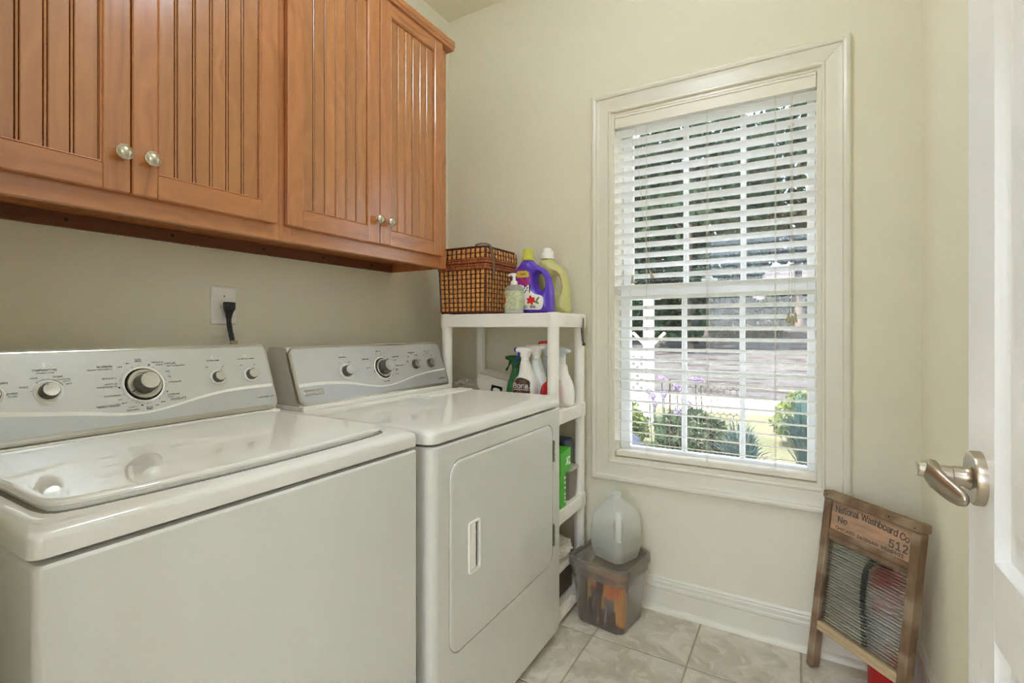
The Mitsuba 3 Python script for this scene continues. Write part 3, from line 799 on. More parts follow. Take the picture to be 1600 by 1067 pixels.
put(G + '__lettering', letters(MG, [
    ('SINGLE PULSE', 1.1417, 0.1376, 0.0028, 0, False), ('OFF', 1.1238, 0.1195, 0.0022, 0, False), ('ON', 1.1640, 0.1194, 0.0022, 0, False), ('TIMED DRY', 1.2380, 0.1257, 0.0034, 0, False), ('MINUTES', 1.3075, 0.1521, 0.0024, 0, False),
    ('20', 1.2940, 0.1435, 0.0024, 0, False), ('10', 1.3190, 0.1435, 0.0024, 0, False), ('30', 1.2790, 0.1400, 0.0024, 0, False), ('40', 1.2680, 0.1310, 0.0024, 0, False), ('50', 1.2610, 0.1190, 0.0024, 0, False), ('60', 1.2580, 0.1060, 0.0024, 0, False),
    ('OFF', 1.3390, 0.1430, 0.0024, 0, False), ('SENSOR DRY', 1.3900, 0.1273, 0.0032, 0, False), ('VERY DRY', 1.3820, 0.1143, 0.0022, 0, False), ('WRINKLE PREVENT', 1.3970, 0.0924, 0.0024, 0, False), ('NORMAL', 1.3790, 0.0790, 0.0022, 0, False),
    ('DRY', 1.3760, 0.0735, 0.0022, 0, False), ('LESS DRY', 1.3740, 0.0620, 0.0022, 0, False), ('AIR FLUFF', 1.2450, 0.0930, 0.0022, 0, False), ('AUTO DRY', 1.3108, 0.0375, 0.0032, 0, False),
    ('TEMPERATURE', 1.4810, 0.1400, 0.0028, 0, False), ('LOW', 1.4814, 0.1332, 0.0022, 0, False), ('AIR', 1.4580, 0.1259, 0.0022, 0, False), ('ONLY', 1.4590, 0.1215, 0.0022, 0, False), ('MEDIUM', 1.5060, 0.1274, 0.0022, 0, False),
    ('EXTRA', 1.4470, 0.1060, 0.0022, 0, False), ('LOW', 1.4470, 0.1015, 0.0022, 0, False), ('HIGH', 1.5180, 0.1060, 0.0022, 0, False), ('END OF CYCLE', 1.5735, 0.1420, 0.0026, 0, False), ('SIGNAL', 1.5739, 0.1330, 0.0024, 0, False),
    ('OFF', 1.5500, 0.1230, 0.0022, 0, False), ('ON', 1.5960, 0.1230, 0.0022, 0, False), ('Dependable Care', 1.6240, 0.0225, 0.0034, 0.4, False)]), 'ink')
put(G + '__dial_marks', cat(ticks(MG, 1.313, 0.088, 0.0445, 0.0475, (-40, -32, -22, -10, -2, 10, 24, 62, 70, 85, 100, 115, 130, 145, 158, 170, 185)), ticks(MG, 1.486, 0.09, 0.0200, 0.0230, (20, 62, 90, 130, 168)), ticks(MG, 1.5765, 0.09, 0.0200, 0.0230, (60, 128)),
                        ticks(MG, 1.144, 0.088, 0.0280, 0.0305, (60, 128)), tf(cat([tf(box(-0.0022, 0.0022, -0.0018, 0.0018, 0.0015, 0.0021), rot((0, 0, 1), a), move(x, y, 0)) for x, y, a in ((1.3455, 0.1215, 40), (1.2665, 0.0785, 15))]), MG)), 'ink')
put(G + '__icons', tf(poly_ext(sg.Point(1.1393, 0.1462).buffer(0.0026).difference(sg.Point(1.1403, 0.1468).buffer(0.0012)), 0.0004, 0.0015), MG), 'white_ink')
bg = num(G + '__badge')
bring = []
for ins, h in ((0, 0.0012), (0, 0.0032), (0.0012, 0.0042), (0.003, 0.0042), (0.0042, 0.0028), (0.006, 0.0028)):
    bring.append(ring3(rrect(0.9640 + ins, 1.0385 - ins, 0.0225 + ins, 0.0405 - ins, 0.0065 - ins, 5), h))
put(bg + '__plate', tf(loft(bring), MG), 'chrome_soft', 30)
put(bg + '__lettering', tf(text('MAYTAG', 0.0062, 0.0018, True, 0, True, 1.25), move(1.0012, 0.0315, 0.0026), MG), 'knob_cap')
put(G + '__lint_flap', cat(cbox(-1.215, -1.150, 1.385, 1.655, GZ + 0.0375, GZ + 0.043, 0.002), cbox(-1.150, -1.142, 1.44, 1.60, GZ + 0.0375, GZ + 0.041, 0.001)), 'plastic_white')

# ------------------------------------------------------------------ outlet, cord, supply box
O = thing('wall_outlet', 'white wall outlet plate with a black plug in it, under the cabinets', 'outlet')
pl = []
for ins, h in ((0, 0.0), (0, 0.003), (0.003, 0.006), (0.006, 0.0066)):
    q = rrect(0.8485 + ins, 0.9275 - ins, 1.1575 + ins, 1.2780 - ins, 0.004, 3)
    pl.append(np.column_stack([np.full(len(q), LW + h), q]))
put(O + '__plate', loft(pl), 'plastic_white', 25)
disc = lathe([(0.0165, 0), (0.0165, 0.0012), (0.0155, 0.002), (0, 0.002)], 32)
FO = lambda y, z, x=LW + 0.0066: frame((x, y, z), (0, 1, 0), (0, 0, 1), (1, 0, 0))
for z in (1.2180,):
    put(O + '__receptacle', tf(disc, FO(0.888, z)), 'plastic_white', 30)
put(O + '__screw', tf(lathe([(0.0028, 0), (0.0026, 0.0008), (0, 0.001)], 14), FO(0.8885, 1.2475)), 'metal_dark', 30)
C = thing('power_cord', 'black power cord plugged into the wall outlet, running down behind the washing machine', 'power cord')
plug = []
for z, w, d, xo in ((1.2285, 0.0135, 0.010, 0.017), (1.226, 0.0155, 0.0115, 0.0185), (1.208, 0.0155, 0.0115, 0.0185), (1.200, 0.012, 0.0095, 0.0165), (1.190, 0.009, 0.0080, 0.0155), (1.178, 0.0075, 0.007, 0.015)):
    q = rrect(LW + 0.0086 + xo - 2 * 0 - d, LW + 0.0086 + xo + d, 0.893 - w, 0.893 + w, min(w, d) * 0.5, 4)
    plug.append(ring3(q, z))
put(C + '__plug', loft(plug), 'black_plastic', 35)
put(C + '__cable', cat(*[tube(spline([(LW + 0.0235, 0.893 + o, 1.180), (LW + 0.026, 0.896 + o, 1.14), (LW + 0.034, 0.902 + o, 1.09), (LW + 0.045, 0.905 + o, 1.0), (LW + 0.06, 0.906 + o, 0.93)], 24), 0.0042, 8) for o in (-0.0035, 0.0035)]), 'black_plastic', True)
put(C + '__tag', tf(cbox(-0.006, 0.006, -0.011, 0.011, -0.008, 0.008, 0.002), move(LW + 0.034, 0.903, 1.100)), 'tassel')
put(thing('supply_box', 'low white plumbing box on the wall, its top edge showing above the washing machine', 'plumbing box') , cat(cbox(LW, LW + 0.012, 0.555, 0.812, 0.93, 1.0935, 0.003), cbox(LW + 0.012, LW + 0.016, 0.565, 0.802, 0.94, 1.083, 0.002)), 'plastic_white')

# ------------------------------------------------------------------ plastic shelving unit
SH = thing('shelving_unit', 'white plastic four tier shelving unit in the corner behind the dryer', 'shelf')
SX0, SX1, SY0, SY1 = -1.362, -0.797, 1.702, 2.016
TIERS = (1.207, 0.829, 0.441, 0.068)
PC = [(x, y) for x in (SX0 + 0.0255, SX1 - 0.0255) for y in (SY0 + 0.0255, SY1 - 0.0255)]
for zt in TIERS:
    k = num(SH + '__tier')
    t = []
    for ins, z in ((0.002, zt - 0.055), (0, zt - 0.053), (0, zt - 0.003), (0.003, zt), (0.008, zt - 0.001), (0.010, zt - 0.004), (0.03, zt - 0.004)):
        t.append(ring3(rrect(SX0 + ins, SX1 - ins, SY0 + ins, SY1 - ins, max(0.026 - ins, 0.01), 6), z))
    put(k + '__tray', loft(t), 'shelf_plastic', 30)
    for side, x in ((1, SX1), (-1, SX0)):
        for y in np.arange(SY0 + 0.062, SY1 - 0.055, 0.0135):
            a, b = sorted((x - side * 0.001, x + side * 0.0032))
            put(k + '__rib', cbox(a, b, y - 0.0035, y + 0.0035, zt - 0.050, zt - 0.007, 0.0015), 'shelf_plastic')
    for (px, py) in PC:
        put(k + '__corner', tf(lathe([(0.0262, zt - 0.0562), (0.0272, zt - 0.054), (0.0272, zt - 0.004), (0.0255, zt + 0.0012), (0.02, zt + 0.002), (0, zt + 0.002)], 28), move(px, py, 0)), 'shelf_plastic', 35)
for (px, py) in PC:
    put(SH + '__post', tf(lathe([(0.0225, 0.0), (0.0225, TIERS[0] - 0.01)], 28), move(px, py, 0)), 'shelf_plastic', 35)

K = thing('hanging_strap', 'small dark brown strap hanging from the right rim of the top shelf', 'strap')
mat('dark_brown', srgb(72, 56, 46), 0.5, 0.4)
mat('mid_brown', srgb(120, 100, 84), 0.5, 0.4)
put(K + '__front_strip', loft([np.column_stack([SX1 + 0.006 + 0.0025 * np.cos(a), 1.958 + w * np.sin(a) + dy, np.full(12, z)]) for a in [np.arange(12) * math.pi / 6] for z, w, dy in ((1.192, 0.003, 0), (1.18, 0.0065, 0), (1.15, 0.007, 0.001), (1.12, 0.006, 0.003), (1.095, 0.004, 0.004), (1.085, 0.003, 0.004))]), 'mid_brown', 40)
put(K + '__back_strip', loft([np.column_stack([SX1 + 0.0015 + 0.002 * np.cos(a), 1.951 + w * np.sin(a) + dy, np.full(12, z)]) for a in [np.arange(12) * math.pi / 6] for z, w, dy in ((1.150, 0.006, -0.003), (1.13, 0.007, 0), (1.11, 0.006, 0.004), (1.088, 0.003, 0.010))]), 'dark_brown', 40)
put(K + '__bead', tf(trimesh.creation.icosphere(2, 0.0075), move(SX1 + 0.006, 1.963, 1.080)), 'dark_brown', True)

# ------------------------------------------------------------------ on the top tier
ZT = TIERS[0] + 0.0022
KB = thing('wicker_basket', 'brown woven wicker basket with a hinged lid on the top shelf', 'basket')
mat('rattan', mikit.proc(lambda p, n, uv: mix(srgb(228, 170, 98), srgb(190, 122, 62), fbm(p.x * 60, p.y * 60, p.z * 60))), 0.35, 0.45, clearcoat=0.3, clearcoat_gloss=0.8)
mat('rattan_dark', srgb(78, 36, 26), 0.4, 0.45)
mat('rattan_rim', mikit.proc(lambda p, n, uv: mix(srgb(170, 98, 58), srgb(120, 60, 36), smoothstep(0.3, 0.7, noise((p.x + p.y) * 420, p.z * 60)))), 0.4, 0.4, clearcoat=0.3, clearcoat_gloss=0.8)
KX0, KX1, KY0, KY1 = -1.378, -1.128, 1.716, 1.975
ZB0, ZB1, ZL1 = ZT, ZT + 0.193, ZT + 0.285


def weave(parent, x0, x1, y0, y1, z0, z1, taper, nrow):
    """Bands of split cane over dark upright pairs, on the four sides."""
    hw, hd, cx, cy = (x1 - x0) / 2, (y1 - y0) / 2, (x0 + x1) / 2, (y0 + y1) / 2
    cane, up = [], []
    hz = (z1 - z0) / nrow
    for side in range(4):
        wid, off = (hw, hd) if side % 2 == 0 else (hd, hw)
        R = rot((0, 0, 1), 90 * side)
        n = max(3, round(2 * wid / 0.0235))
        cw = 2 * wid / n
        for i in range(n):
            for j in range(nrow):
                t = (j + 0.5) / nrow
                o = off - taper * (1 - t)
                xc = -wid + (i + 0.5) * cw
                xc *= 1 - taper * (1 - t) / wid
                zc = z0 + (j + 0.5) * hz
                e = 0.0016 if (i + j) % 2 else 0.0
                m = cbox(xc - cw * 0.38, xc + cw * 0.38, -o - 0.004 - e, -o + 0.004, zc - 0.43 * hz, zc + 0.43 * hz, 0.0026)
                cane.append(tf(m, R))
        for i in range(n + 1):
            for s in (-0.0021, 0.0021):
                pts = []
                for j in range(nrow * 2 + 1):
                    t = j / (2 * nrow)
                    o = off - taper * (1 - t)
                    xx = (-wid + i * cw) * (1 - taper * (1 - t) / wid) + s
                    pts.append((xx, -o - 0.0025 - 0.002 * ((j + i) % 2), z0 + t * (z1 - z0)))
                up.append(tf(tube(pts, 0.0014, 5), R))
    M = move(cx, cy, 0)
    put(parent + '__cane', tf(cat(cane), M), 'rattan')
    put(parent + '__stakes', tf(cat(up), M), 'rattan_dark', True)
    ins = [ring3(rrect(-hw + taper - 0.0 + 0.003, hw - taper - 0.003, -hd + taper + 0.003, hd - taper - 0.003, 0.006, 3), z0), ring3(rrect(-hw + 0.003, hw - 0.003, -hd + 0.003, hd - 0.003, 0.006, 3), z1)]
    put(parent + '__lining', tf(loft(ins), M), 'rattan_dark')


def rim(x0, x1, y0, y1, z, r, n=2):
    ms = []
    pts = rrect(x0, x1, y0, y1, 0.012, 4)
    p = np.vstack([ring3(pts, z), ring3(pts[:1], z)])
    ln = sg.LineString(p[:, :2])
    q = np.array([ln.interpolate(t, True).coords[0] for t in np.linspace(0, 1, 400)])
    rr = r * (1 + 0.05 * np.where(np.arange(400) % 4 < 2, 1, -1))
    return tube(ring3(q, z), rr, 8, False)


bd = num(KB + '__body')
weave(bd, KX0 + 0.006, KX1 - 0.004, KY0 + 0.006, KY1 - 0.006, ZB0 + 0.008, ZB1 - 0.006, 0.006, 9)
put(bd + '__foot', rim(KX0 + 0.010, KX1 - 0.008, KY0 + 0.010, KY1 - 0.010, ZB0 + 0.006, 0.006), 'rattan_dark', True)
put(bd + '__rim', cat(rim(KX0, KX1, KY0, KY1, ZB1 + 0.001, 0.0075), rim(KX0, KX1, KY0, KY1, ZB1 + 0.0125, 0.006)), 'rattan_rim', True)
ld = num(KB + '__lid')
put(ld + '__rim', cat(rim(KX0 - 0.001, KX1 + 0.001, KY0 - 0.001, KY1 + 0.001, ZB1 + 0.026, 0.0065), rim(KX0 - 0.001, KX1 + 0.001, KY0 - 0.001, KY1 + 0.001, ZB1 + 0.0365, 0.005)), 'rattan_rim', True)
weave(ld, KX0 + 0.004, KX1 - 0.003, KY0 + 0.004, KY1 - 0.004, ZB1 + 0.041, ZL1 - 0.008, -0.002, 2)
put(ld + '__edge', rim(KX0 + 0.006, KX1 - 0.004, KY0 + 0.006, KY1 - 0.006, ZL1 - 0.004, 0.005), 'rattan_dark', True)
put(ld + '__top', loft([ring3(rrect(KX0 + 0.004 + i, KX1 - 0.003 - i, KY0 + 0.004 + i, KY1 - 0.004 - i, 0.012, 4), ZL1 - 0.006 + h) for i, h in ((0, 0), (0.01, 0.003), (0.05, 0.008), (0.09, 0.010))]), 'rattan', 40)
put(KB + '__clasp_loop', cat(tube(spline([(KX1 - 0.055, KY0 + 0.01, ZL1 + 0.004), (KX1 - 0.02, KY0 + 0.004, ZL1 + 0.008), (KX1 + 0.003, KY0 + 0.02, ZL1 + 0.003), (KX1 + 0.009, KY0 + 0.035, ZL1 - 0.03), (KX1 + 0.012, KY0 + 0.045, ZL1 - 0.10), (KX1 + 0.010, KY0 + 0.04, ZL1 - 0.135)], 30), 0.0033, 7),
                            tube(spline([(KX1 - 0.055, KY0 + 0.014, ZL1 + 0.004), (KX1 - 0.02, KY0 + 0.012, ZL1 + 0.010), (KX1 + 0.004, KY0 + 0.028, ZL1 + 0.004), (KX1 + 0.010, KY0 + 0.043, ZL1 - 0.03), (KX1 + 0.013, KY0 + 0.05, ZL1 - 0.095), (KX1 + 0.010, KY0 + 0.052, ZL1 - 0.125)], 30), 0.0026, 7)), 'mid_brown', True, label='brown cord clasp loop')

# soap pump
mat('soap_white', srgb(240, 240, 236), 0.25, 0.5)
mat('soap_label', mikit.proc(lambda p, n, uv: mix(mix(srgb(150, 160, 110), srgb(214, 218, 190), smoothstep(0.4, 0.6, noise(p.x * 900 + p.y * 300, p.z * 500))), srgb(205, 60, 50), smoothstep(0.62, 0.70, noise(p.x * 60 + 3.2, p.z * 42 + 1.1)) * smoothstep(-1.018, -1.028, p.x))), 0.35, 0.4)
scene['clear_plastic'] = {'type': 'blendbsdf', 'weight': 0.42, 'a': {'type': 'thindielectric', 'int_ior': 1.45, 'specular_transmittance': rgb((0.95, 0.97, 0.95))},
                          'b': {'type': 'principledthin', 'base_color': rgb(srgb(225, 228, 222)), 'roughness': 0.3, 'diff_trans': 1.2, 'spec_trans': 0.0}}
SO = thing('soap_bottle', 'small clear hand soap pump bottle with a flowered label, in front of the purple bottle', 'soap bottle')
sx, sy = -1.0075, 1.745
oval = lambda w, d, z, n=28: ring3(np.column_stack([w * np.sign(np.cos(t)) * np.abs(np.cos(t)) ** 0.7, d * np.sign(np.sin(t)) * np.abs(np.sin(t)) ** 0.7]) if False else np.array([(w * math.copysign(abs(math.cos(a)) ** 0.75, math.cos(a)), d * math.copysign(abs(math.sin(a)) ** 0.75, math.sin(a))) for a in np.arange(n) * 2 * math.pi / n]), z)
so = lambda rings: tf(loft([oval(w, d, z) for w, d, z in rings]), move(sx, sy, ZT))
put(SO + '__bottle', so([(0.038, 0.024, 0), (0.0405, 0.026, 0.003), (0.0405, 0.026, 0.092), (0.038, 0.0245, 0.100), (0.028, 0.020, 0.111), (0.013, 0.013, 0.116), (0.013, 0.013, 0.119)]), 'clear_plastic', 40)
put(SO + '__liquid', so([(0.036, 0.022, 0.002), (0.0385, 0.0242, 0.006), (0.0385, 0.0242, 0.012)]), 'soap_white', 40)
put(SO + '__label', so([(0.0409, 0.0264, 0.014), (0.0409, 0.0264, 0.090)]), 'soap_label', 40)
put(SO + '__pump', tf(cat(lathe([(0.0145, 0.116), (0.0145, 0.128), (0.012, 0.131), (0.007, 0.133), (0.0065, 0.150), (0.009, 0.151), (0.010, 0.160), (0.0095, 0.163), (0.0, 0.164)], 24), tube([(0, 0, 0.158), (-0.014, -0.001, 0.159), (-0.022, -0.0015, 0.157), (-0.025, -0.002, 0.152)], (0.006, 0.005, 0.0042, 0.004), 8), tf(trimesh.creation.cylinder(0.003, 0.1), move(0, 0, 0.07))), move(sx, sy, ZT)), 'soap_white', 40)


def jug_shape(w, h, neck, handle):
    out = smooth_poly([(-0.47 * w, 0.004), (-0.49 * w, 0.06 * h), (-0.495 * w, 0.35 * h), (-0.47 * w, 0.62 * h), (-0.36 * w, 0.83 * h), (neck - 0.027, 0.95 * h), (neck - 0.021, h), (neck + 0.021, h), (neck + 0.03, 0.955 * h), (0.33 * w, 0.80 * h), (0.44 * w, 0.62 * h), (0.485 * w, 0.40 * h), (0.50 * w, 0.2 * h), (0.49 * w, 0.05 * h), (0.46 * w, 0.0), (0, -0.0), (-0.3 * w, 0.0)], 160)
    out[:, 1] = np.clip(out[:, 1], 0, h)
    hx, hz, a, b, tilt = handle
    t = np.arange(40) * 2 * math.pi / 40
    el = np.column_stack([a * np.cos(t) + tilt * b * np.sin(t), b * np.sin(t)]) + [hx, hz]
    return sg.Polygon(out, [el])


mat('purple_plastic', srgb(84, 50, 178), 0.22, 0.5, clearcoat=0.3, clearcoat_gloss=0.9)
mat('cap_lime', srgb(196, 196, 84), 0.3, 0.5)
mat('label_white', srgb(232, 230, 226), 0.4, 0.4)
mat('label_purple', srgb(140, 40, 130), 0.4, 0.4)
mat('label_red', srgb(206, 42, 40), 0.4, 0.4)
mat('label_gold', srgb(190, 176, 70), 0.4, 0.4)
mat('leaf_print', srgb(88, 116, 78), 0.5, 0.3)
mat('cap_white', srgb(240, 239, 234), 0.3, 0.5)
PJ = thing('detergent_bottle', 'purple laundry detergent bottle with a lime green cap on the top shelf', 'bottle')
jp = jug_shape(0.200, 0.222, -0.018, (0.046, 0.128, 0.021, 0.036, -0.16))
hf = puff(jp, 0.043, 0.034)
MJ = move(-0.9615, 1.815, ZT)
put(PJ + '__body', tf(inflate(jp, 0.043, 0.034, 0.0038), MJ), 'purple_plastic', True)
put(PJ + '__cap', tf(cat(lathe([(0.0245, 0), (0.0255, 0.003), (0.0255, 0.010), (0.0215, 0.012), (0.021, 0.046), (0.0195, 0.049), (0.0, 0.049)], 32), *[tf(box(0.0205, 0.0222, -0.001, 0.001, 0.014, 0.044), rot((0, 0, 1), a)) for a in range(0, 360, 15)]), MJ, move(-0.018, 0, 0.220)), 'cap_lime', 35)
lw = sg.Polygon(smooth_poly([(-0.085, 0.018), (-0.085, 0.155), (-0.05, 0.178), (-0.005, 0.176), (0.008, 0.165), (0.010, 0.11), (0.022, 0.085), (0.05, 0.074), (0.070, 0.066), (0.074, 0.045), (0.064, 0.018), (0.03, 0.014), (-0.04, 0.014)], 140)).intersection(jp.buffer(-0.008))
put(PJ + '__label', tf(patch(lw, hf), MJ), 'label_white', True)
pu = lw.intersection(sg.Polygon([(-0.1, 0.12), (-0.1, 0.2), (0.02, 0.2), (0.02, 0.095), (-0.03, 0.118)]))
put(PJ + '__label_panel', tf(patch(pu, hf, 0.001), MJ), 'label_purple', True)
put(PJ + '__label_banner', tf(patch(sg.box(-0.045, 0.150, 0.004, 0.171).buffer(0.003).intersection(lw), hf, 0.0014), MJ), 'label_gold', True)
put(PJ + '__label_flash', tf(cat(patch(sg.Polygon([(-0.036, 0.148), (-0.030, 0.149), (0.001, 0.122), (-0.006, 0.120)]), hf, 0.0015), drape(text('fresh', 0.009, 0.0002, True, 0.2), hf, 0.0018, (-0.019, 0.160))), MJ), 'label_red')
put(PJ + '__label_name', tf(drape(text('XTRA', 0.030, 0.0003, True, 0.25), hf, 0.002, (-0.040, 0.100)), MJ), 'ink')
put(PJ + '__label_name_fill', tf(drape(text('XTRA', 0.0285, 0.0003, False, 0.25), hf, 0.0026, (-0.0405, 0.1005)), MJ), 'white_ink')
pet = [sg.Point(0, 0).buffer(1) for _ in range(1)]
fl = []
for a in (30, 100, 160, 215, 290, 345):
    e = shapely.affinity.rotate(shapely.affinity.scale(sg.Point(0.010, 0).buffer(1), 0.011, 0.006), 0)
    e = shapely.affinity.translate(e, 0, 0)
    fl.append(shapely.affinity.translate(shapely.affinity.rotate(e, a, origin=(0, 0)), 0.018, 0.052))
put(PJ + '__label_flower', tf(cat([patch(f_.intersection(lw.buffer(-0.001)), hf, 0.0012 + 0.0001 * i, 0.003) for i, f_ in enumerate(fl)]), MJ), 'label_red', True)
put(PJ + '__label_leaf', tf(cat([patch(shapely.affinity.rotate(shapely.affinity.scale(sg.Point(x, z).buffer(1), 0.012, 0.004), a), hf, 0.0011, 0.003) for x, z, a in ((0.048, 0.056, 50), (0.045, 0.042, -20), (-0.02, 0.055, 120))]), MJ), 'leaf_print', True)
put(PJ + '__label_code', tf(cat([patch(sg.box(0.012 + i * 0.0028, 0.020, 0.0134 + i * 0.0028 + 0.0008 * (i % 3), 0.031), hf, 0.0012, 0.004) for i in range(9)] + [patch(sg.box(-0.025, z, 0.004, z + 0.0012), hf, 0.0012, 0.004) for z in (0.021, 0.024, 0.027, 0.030)]), MJ), 'ink_grey')

mat('olive_plastic', srgb(196, 190, 122), 0.25, 0.5, clearcoat=0.3, clearcoat_gloss=0.9)
YJ = thing('detergent_bottle', 'pale yellow green laundry bottle with a white cap, right end of the top shelf', 'bottle')
jy = jug_shape(0.192, 0.238, -0.012, (0.042, 0.125, 0.018, 0.038, -0.12))
MY = move(-0.9285, 1.915, ZT)
put(YJ + '__body', tf(inflate(jy, 0.042, 0.034, 0.0042), MY), 'olive_plastic', True)
put(YJ + '__cap', tf(cat(lathe([(0.029, 0), (0.030, 0.003), (0.029, 0.019), (0.026, 0.021), (0.0205, 0.023), (0.0195, 0.044), (0.017, 0.047), (0.0, 0.047)], 32), rbox(0.012, 0.030, -0.008, 0.008, 0.012, 0.034, 0.004)), MY, move(-0.012, 0, 0.236)), 'cap_white', 35)

# ------------------------------------------------------------------ on the second tier
Z2 = TIERS[1] - 0.0038
mat('bona_white', srgb(236, 234, 226), 0.3, 0.5)
mat('bona_label', mikit.proc(lambda p, n, uv: mix(srgb(70, 50, 42), srgb(120, 88, 72), smoothstep(0.45, 0.6, fbm(p.x * 160, p.z * 30, 2.0)) * smoothstep(0.95, 0.93, p.z))), 0.35, 0.4)
mat('blue_plastic', srgb(44, 56, 160), 0.3, 0.5)
mat('green_dark', srgb(24, 84, 36), 0.3, 0.5)
mat('green_bottle', srgb(48, 112, 62), 0.18, 0.5)
mat('frost_white', srgb(226, 230, 230), 0.35, 0.5)
mat('spray_grey', srgb(196, 204, 208), 0.3, 0.5)
mat('red_plastic', srgb(214, 48, 34), 0.3, 0.5)


def sprayer_head(parent, M, body, trig, nozzle, s=1.0):
    """Head of a trigger sprayer pointing to -x, its collar at the origin."""
    hp = sg.Polygon(smooth_poly([(-0.019, 0.016), (-0.019, 0.030), (-0.035, 0.034), (-0.037, 0.051), (-0.020, 0.056), (0.014, 0.056), (0.034, 0.050), (0.036, 0.040), (0.022, 0.029), (0.019, 0.016), (0.012, 0.010), (-0.012, 0.010)], 90))
    put(parent + '__head', tf(cat(inflate(hp, 0.0165, 0.008, 0.003), lathe([(0.016, 0), (0.0165, 0.002), (0.0165, 0.016), (0.013, 0.019), (0, 0.019)], 24)), M), body, 45)
    tp = sg.Polygon(smooth_poly([(-0.018, 0.036), (-0.028, 0.037), (-0.034, 0.022), (-0.042, 0.002), (-0.047, -0.012), (-0.043, -0.014), (-0.036, -0.004), (-0.028, 0.012), (-0.020, 0.024)], 60))
    put(parent + '__trigger', tf(inflate(tp, 0.006, 0.004, 0.0025), M), trig, True)
    put(parent + '__nozzle', tf(lathe([(0.008, 0), (0.0085, 0.002), (0.0085, 0.011), (0.006, 0.013), (0, 0.013)], 20), rot((0, 1, 0), -90), move(-0.034, 0, 0.0445), M), nozzle, 35)


def bottle_poly(w, h, neck=0.0145):
    return sg.Polygon(np.clip(smooth_poly([(-w * 0.46, 0), (-w * 0.5, 0.006), (-w * 0.5, 0.05), (-w * 0.49, 0.42 * h), (-w * 0.42, 0.58 * h), (-0.027, 0.68 * h), (-0.0225, 0.80 * h), (-neck - 0.003, 0.95 * h), (-neck, h), (neck, h), (neck + 0.006, 0.94 * h), (0.030, 0.80 * h), (w * 0.42, 0.60 * h), (w * 0.49, 0.42 * h), (w * 0.5, 0.05), (w * 0.5, 0.006), (w * 0.46, 0), (0, 0)], 150), [-1, 0], [1, h]))


BO = thing('spray_bottle', 'white trigger spray bottle with a dark brown front label and blue trigger', 'spray bottle')
bp = bottle_poly(0.108, 0.192)
bh = puff(bp, 0.027, 0.020)
MB = move(-0.970, 1.770, Z2) @ rot((0, 0, 1), 6)
put(BO + '__bottle', tf(inflate(bp, 0.027, 0.020, 0.0035), MB), 'bona_white', True)
bl = sg.Polygon([(-0.045, 0.012)] + [(-0.045 + 0.078 * t, 0.098 + 0.024 * math.sin(math.pi * (0.12 + 0.8 * t)) ** 0.7) for t in np.linspace(0, 1, 24)] + [(0.033, 0.012)])
put(BO + '__label', tf(patch(bl, bh, 0.0006), MB), 'bona_label', True)
put(BO + '__lettering', tf(cat(drape(text('Bona.', 0.021, 0.0003, False), bh, 0.0012, (-0.004, 0.090)), drape(text('Hardwood Floor Cleaner', 0.0042, 0.0003, True), bh, 0.0012, (-0.004, 0.074)), drape(text('Ready to use', 0.004, 0.0003, False), bh, 0.0012, (0.008, 0.060))), MB), 'white_ink')
sprayer_head(BO, MB @ move(0, 0, 0.190), 'cap_white', 'blue_plastic', 'blue_plastic')

WS = thing('spray_bottle', 'plain white trigger spray bottle, its front hidden by the brown label bottle', 'spray bottle')
MW = move(-0.948, 1.828, Z2) @ rot((0, 0, 1), 4)
put(WS + '__bottle', tf(inflate(bottle_poly(0.104, 0.200), 0.027, 0.020, 0.0042), MW), 'frost_white', True)
sprayer_head(WS, MW @ move(0, 0, 0.198), 'cap_white', 'cap_white', 'cap_white')
RS = thing('spray_bottle', 'white trigger spray bottle with a bright red top, behind the front shelf post', 'spray bottle')
MR = move(-0.955, 1.945, Z2)
rp = bottle_poly(0.104, 0.204)
rh = puff(rp, 0.027, 0.020)
put(RS + '__bottle', tf(inflate(rp, 0.027, 0.020, 0.0042), MR), 'spray_grey', True)
sprayer_head(RS, MR @ move(0, 0, 0.202), 'frost_white', 'frost_white', 'frost_white')
put(RS + '__top', tf(inflate(sg.Polygon(smooth_poly([(-0.042, 0.042), (-0.040, 0.056), (-0.02, 0.062), (0.012, 0.061), (0.036, 0.050), (0.046, 0.036), (0.036, 0.030), (0.02, 0.044), (-0.02, 0.046)], 70)), 0.0145, 0.007, 0.003), MR, move(0, 0, 0.204)), 'red_plastic', True)
put(RS + '__lettering', tf(drape(text('UT', 0.028, 0.0003, True, 0.2), rh, 0.001, (0.004, 0.09)), MR), 'ink')
put(RS + '__label', tf(patch(sg.box(-0.01, 0.052, 0.03, 0.070), rh, 0.0008, 0.006), MR), 'label_red', True)

GS = thing('spray_bottle', 'dark green trigger spray bottle beside the brown label bottle', 'spray bottle')
MS = move(-1.072, 1.872, Z2) @ rot((0, 0, 1), 8)
put(GS + '__bottle', tf(lathe([(0.038, 0), (0.041, 0.004), (0.041, 0.05), (0.036, 0.085), (0.025, 0.115), (0.018, 0.138), (0.016, 0.150), (0.0, 0.150)], 32), MS), 'green_bottle', 40)
sprayer_head(GS, MS @ move(0, 0, 0.148), 'green_dark', 'green_dark', 'green_dark')

